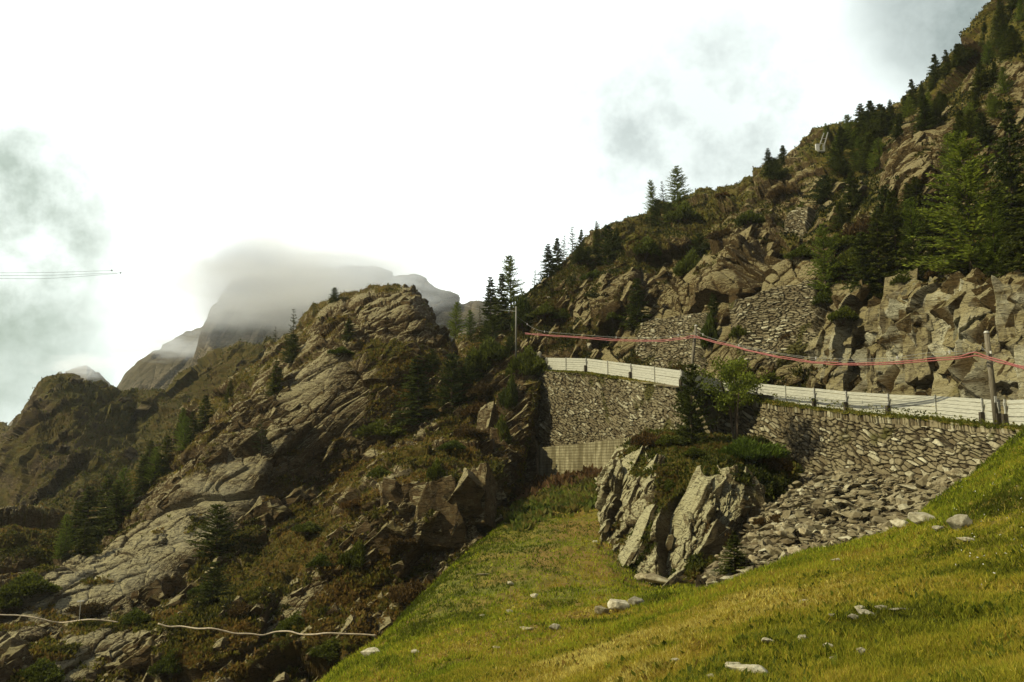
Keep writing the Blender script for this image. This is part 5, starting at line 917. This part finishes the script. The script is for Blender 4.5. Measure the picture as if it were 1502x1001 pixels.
# white hose on the hillside
def hose(pts, lab, r=.045):
    q = []
    for (x, y) in pts:
        h = hit(x, y, ('rocky_hillside',)); q.append((x, y, float(proj(h)[2])))
    dd = np.array([a[2] for a in q]); n = len(dd); dm = np.array([dd[max(0, i-1):i+2].min() for i in range(n)])-1.3; ds = np.array([dm[max(0, i-1):i+2].min() for i in range(n)])
    L_ = np.array([P(a[0], a[1], b) for a, b in zip(q, ds)]); L_ = smooth_line(L_, 4); o = MB().tube(L_, r, 8).build('hose', M['hose'], None, True); tag(o, lab, 'hose'); return L_
hose([(-50, 896), (0, 902), (28, 903), (56, 907), (76, 912), (92, 913.5), (112, 911), (132, 909), (155, 910.5), (173, 913)], 'left piece of the pale hose strung across the rocky hillside')
hose([(232, 915), (248, 919.5), (266, 919), (290, 922.5), (310, 922), (330, 926), (345, 929.5), (368, 930), (385, 932), (405, 927), (425, 926.5), (440, 930.5), (460, 931), (480, 929), (505, 930), (533, 931), (552, 932.5)], 'right piece of the pale hose strung across the rocky hillside')
hp = hit(117, 912, ('rocky_hillside',)); dh = float(proj(hp)[2])-.4; r_ = empty('hose_support', P(116, 913, dh)); MB().tube([(0, 0, -.3), (.02, 0, 1.35)], .022, 6).build('stake', M['metal'], r_); MB().quadbox((-.22, 0, 1.36), (.24, 0, 1.40), .06, .07).build('crossbar', M['white'], r_); tag(r_, 'thin stake with a pale crossbar holding up the left hose', 'stake')
# metal frame on the crest
fb = hit(1203, 222, ('mountain_slope',)); df = float(proj(fb)[2])-1.0
def frame():
    A = P(1202, 214, df); B = P(1208.5, 195.5, df+.4); C_ = P(1208.5, 215, df); D_ = P(1214.5, 194.5, df+.4); root = empty('metal_frame', A); z = lambda p: np.array(p)-A
    MB().quadbox(z(A), z(B), .12, .12, (0, 1, 0)).build('rail', M['metal'], root); MB().quadbox(z(C_), z(D_), .12, .12, (0, 1, 0)).build('rail', M['metal'], root)
    for f in (.18, .55): MB().quadbox(z(A*(1-f)+B*f), z(C_*(1-f)+D_*f), .06, .06, (0, 1, 0)).build('rung', M['metal'], root)
    a, b = z(P(1199, 218, df)), z(P(1208.5, 218, df)); u = np.array([0, 0, .55])
    MB().quadbox(a-u, a+u*1.1, .28, .5, (1, 0, 0)).build('side_plate', M['white'], root); MB().quadbox(a+[0, 0, -.45], b+[0, 0, -.45], .6, .14).build('platform', M['metal'], root); MB().quadbox(b-u*.8, b+u, .1, .3, (1, 0, 0)).build('side_plate', M['metal'], root)
    MB().quadbox(z(P(1203, 223, df+.4)), z(P(1203, 226.5, df+2)), .15, .15).build('footing', M['metal'], root)
    tag(root, 'small pale metal frame with two slanted rails on the rocky crest', 'frame')
frame()

# ------------------------------------------------------------------ mist, haze
def blobmesh(name, c, r, s, amp=.25, sub=5):
    bm = bmesh.new(); bmesh.ops.create_icosphere(bm, subdivisions=sub, radius=1.); co = np.array([v.co for v in bm.verts]); d = 1+fbm(co*1.6+s, 4, s)*amp*2
    for v, k in zip(bm.verts, d): v.co = Vector(np.array(v.co)*k*np.array(r))
    me = bpy.data.meshes.new(name); bm.to_mesh(me); bm.free(); o = bpy.data.objects.new(name, me); o.location = c; COL.objects.link(o); return o
def vol(name, dens, col, an=.3):
    m = bpy.data.materials.new(name); m.use_nodes = True; nt = m.node_tree; nt.nodes.clear(); out = nt.nodes.new('ShaderNodeOutputMaterial'); v = nt.nodes.new('ShaderNodeVolumePrincipled')
    v.inputs['Color'].default_value = col+(1,); v.inputs['Density'].default_value = dens; v.inputs['Anisotropy'].default_value = an; nt.links.new(v.outputs[0], out.inputs['Volume']); return m
def mistmat():
    m = bpy.data.materials.new('mist'); m.use_nodes = True; nt = m.node_tree; nt.nodes.clear(); out = nt.nodes.new('ShaderNodeOutputMaterial'); v = nt.nodes.new('ShaderNodeVolumePrincipled'); v.inputs['Anisotropy'].default_value = .72; v.inputs['Color'].default_value = (1, 1, 1, 1)
    co = N(nt, 'ShaderNodeTexCoord').outputs['Object']; ln = N(nt, 'ShaderNodeVectorMath', {0: co}, operation='LENGTH').outputs['Value']; oi = N(nt, 'ShaderNodeObjectInfo').outputs['Random']
    w = N(nt, 'ShaderNodeVectorMath', {0: co, 1: N(nt, 'ShaderNodeCombineXYZ', {0: N(nt, 'ShaderNodeMath', {0: oi, 1: 20.}, operation='MULTIPLY').outputs[0]}).outputs[0]}, operation='ADD').outputs[0]
    n = noise(nt, w, 2.1, 5, .6); a = N(nt, 'ShaderNodeMath', {0: n, 1: -.5}, operation='ADD').outputs[0]; r = N(nt, 'ShaderNodeMath', {0: a, 1: 2.3, 2: ln}, operation='MULTIPLY_ADD').outputs[0]
    f = N(nt, 'ShaderNodeMapRange', {0: r, 1: .95, 2: .0, 3: 0., 4: .040}, interpolation_type='SMOOTHERSTEP').outputs[0]
    nt.links.new(f, v.inputs['Density']); nt.links.new(v.outputs[0], out.inputs['Volume']); return m
MV = mistmat()
CL = [((410, 396), 480, (72, 34, 38), 1), ((450, 400), 500, (95, 34, 28), 12), ((385, 352), 500, (44, 24, 50), 2), ((355, 425), 490, (36, 24, 34), 3), ((530, 394), 560, (90, 34, 25), 6), ((420, 420), 470, (120, 30, 26), 4), ((400, 450), 450, (120, 26, 24), 5), ((250, 508), 600, (60, 30, 12), 8), ((120, 536), 900, (60, 30, 16), 7)]
for (c, d, r, s) in CL:
    o = blobmesh('mist', P(c[0], c[1], d), (1., 1., 1.), s, .02, 4); o.scale = r; o.data.materials.append(MV); tag(o, 'pale mist bank clinging to the hidden summit', 'mist', kind='stuff')
HZ = True
if HZ:
    hz = MB(); x0, x1, y0, y1, z0, z1 = -900, 900, -40, 1500, -140, 320
    hz.v = [np.array(p) for p in ((x0, y0, z0), (x1, y0, z0), (x1, y1, z0), (x0, y1, z0), (x0, y0, z1), (x1, y0, z1), (x1, y1, z1), (x0, y1, z1))]; hz.f = [(3, 2, 1, 0), (4, 5, 6, 7), (0, 1, 5, 4), (1, 2, 6, 5), (2, 3, 7, 6), (3, 0, 4, 7)]
    o = hz.build('haze', vol('haze_air', .00013, (.95, 1., .97), .2)); tag(o, kind='stuff', label='thin damp air over the whole valley', cat='haze')

# ------------------------------------------------------------------ sky and sun
sun_dir = np.array([-.73, -.14, .67]); sun_dir /= np.linalg.norm(sun_dir)
el = math.asin(sun_dir[2]); az = math.atan2(sun_dir[0], sun_dir[1])
W = bpy.data.worlds.new('World'); S.world = W; W.use_nodes = True; nt = W.node_tree; nt.nodes.clear()
sky = nt.nodes.new('ShaderNodeTexSky'); sky.sky_type = 'NISHITA'; sky.sun_disc = False; sky.sun_elevation = el; sky.sun_rotation = az; sky.air_density = 1.; sky.dust_density = 2.
co = N(nt, 'ShaderNodeTexCoord').outputs['Generated']; vn = N(nt, 'ShaderNodeVectorMath', {0: co}, operation='NORMALIZE').outputs[0]
def mth(op, a, b=None, c=None, cl=False):
    n = nt.nodes.new('ShaderNodeMath'); n.operation = op; n.use_clamp = cl
    for k, v in enumerate((a, b, c)):
        if v is None: continue
        if hasattr(v, 'is_output'): nt.links.new(v, n.inputs[k])
        else: n.inputs[k].default_value = v
    return n.outputs[0]
def near_dir(px, py, rad, soft):
    c = P(px, py, 1.)-EYE; c /= np.linalg.norm(c); d = N(nt, 'ShaderNodeVectorMath', {0: vn, 1: tuple(c)}, operation='DOT_PRODUCT').outputs['Value']
    a0 = math.cos(math.atan(rad/F)); a1 = math.cos(math.atan(max(rad-soft, 1)/F)); return N(nt, 'ShaderNodeMapRange', {0: d, 1: a0, 2: a1, 3: 0., 4: 1.}, interpolation_type='SMOOTHSTEP').outputs[0]
n1 = noise(nt, vn, 5., 7, .6); n2 = noise(nt, vn, 13., 6, .6); sc_ = lambda f, a, b: ramp(nt, f, [(a, 0.), (b, 1.)])
def add(a, b): return mth('ADD', a, b)
dk = mth('MULTIPLY', near_dir(-40, 350, 290, 270), mth('ADD', mth('MULTIPLY', sc_(n1, .3, .7), .75), .28))
dk = add(dk, mth('MULTIPLY', near_dir(20, 300, 200, 195), mth('MULTIPLY', sc_(n2, .38, .62), .55)))
dk = add(dk, mth('MULTIPLY', near_dir(-60, 500, 400, 390), mth('ADD', mth('MULTIPLY', sc_(n2, .3, .7), .5), .22))); dk = add(dk, mth('MULTIPLY', near_dir(30, 590, 150, 140), .55))
dr = mth('MULTIPLY', near_dir(1400, 60, 700, 620), .42)
dr = add(dr, mth('MULTIPLY', near_dir(1070, 205, 230, 220), mth('MULTIPLY', sc_(n2, .42, .62), .25)))
dr = add(dr, mth('MULTIPLY', near_dir(830, 190, 150, 145), mth('MULTIPLY', sc_(n2, .38, .66), .22)))
dr = add(dr, mth('MULTIPLY', near_dir(1460, -30, 200, 195), mth('ADD', mth('MULTIPLY', sc_(n2, .3, .7), .35), .35))); dr = add(dr, mth('MULTIPLY', near_dir(620, 10, 80, 75), mth('MULTIPLY', sc_(n2, .50, .66), .4)))
dr = add(dr, mth('MULTIPLY', near_dir(900, 260, 300, 290), .2))
cl = mixc(nt, mth('MULTIPLY', dk, .62, cl=True), (1.6, 1.72, 1.68), (.33, .43, .37)); cl = mixc(nt, mth('MULTIPLY', dr, 1., cl=True), cl, (.30, .37, .37))
gl = near_dir(460, 370, 330, 320); cl = mixc(nt, mth('MULTIPLY', gl, .95), cl, (1.75, 1.82, 1.78))
sx = N(nt, 'ShaderNodeSeparateXYZ', {0: vn}).outputs
front = N(nt, 'ShaderNodeMapRange', {0: sx['Y'], 1: .1, 2: .6, 3: 0., 4: 1.}, interpolation_type='SMOOTHSTEP').outputs[0]
low = N(nt, 'ShaderNodeMapRange', {0: sx['Z'], 1: .72, 2: .97, 3: 1., 4: 0.}, interpolation_type='SMOOTHSTEP').outputs[0]
cover_ = mth('MULTIPLY', front, low)
bgs = N(nt, 'ShaderNodeBackground', {'Color': sky.outputs[0], 'Strength': .06}); bgc = N(nt, 'ShaderNodeBackground', {'Color': (.95, .92, .84, 1), 'Strength': .20}); bg1 = N(nt, 'ShaderNodeMixShader', {0: sc_(n1, .38, .58), 1: bgs.outputs[0], 2: bgc.outputs[0]}); bg2 = N(nt, 'ShaderNodeBackground', {'Color': cl, 'Strength': 1.0})
ms = N(nt, 'ShaderNodeMixShader', {0: cover_, 1: bg1.outputs[0], 2: bg2.outputs[0]}); ow = nt.nodes.new('ShaderNodeOutputWorld'); nt.links.new(ms.outputs[0], ow.inputs[0])
sl = bpy.data.lights.new('sun', 'SUN'); sl.energy = 5.0; sl.angle = math.radians(.6); sl.color = (1., .90, .57); so = bpy.data.objects.new('sun', sl); COL.objects.link(so)
so.rotation_euler = Vector(sun_dir).to_track_quat('Z', 'Y').to_euler()
S.view_settings.view_transform = 'Standard'; S.view_settings.look = 'None'; S.view_settings.exposure = 0.03; S.view_settings.gamma = 1.
S.render.engine = 'CYCLES'; S.cycles.max_bounces = 12; S.cycles.diffuse_bounces = 2; S.cycles.volume_bounces = 12; S.cycles.transparent_max_bounces = 4; S.cycles.use_denoising = True
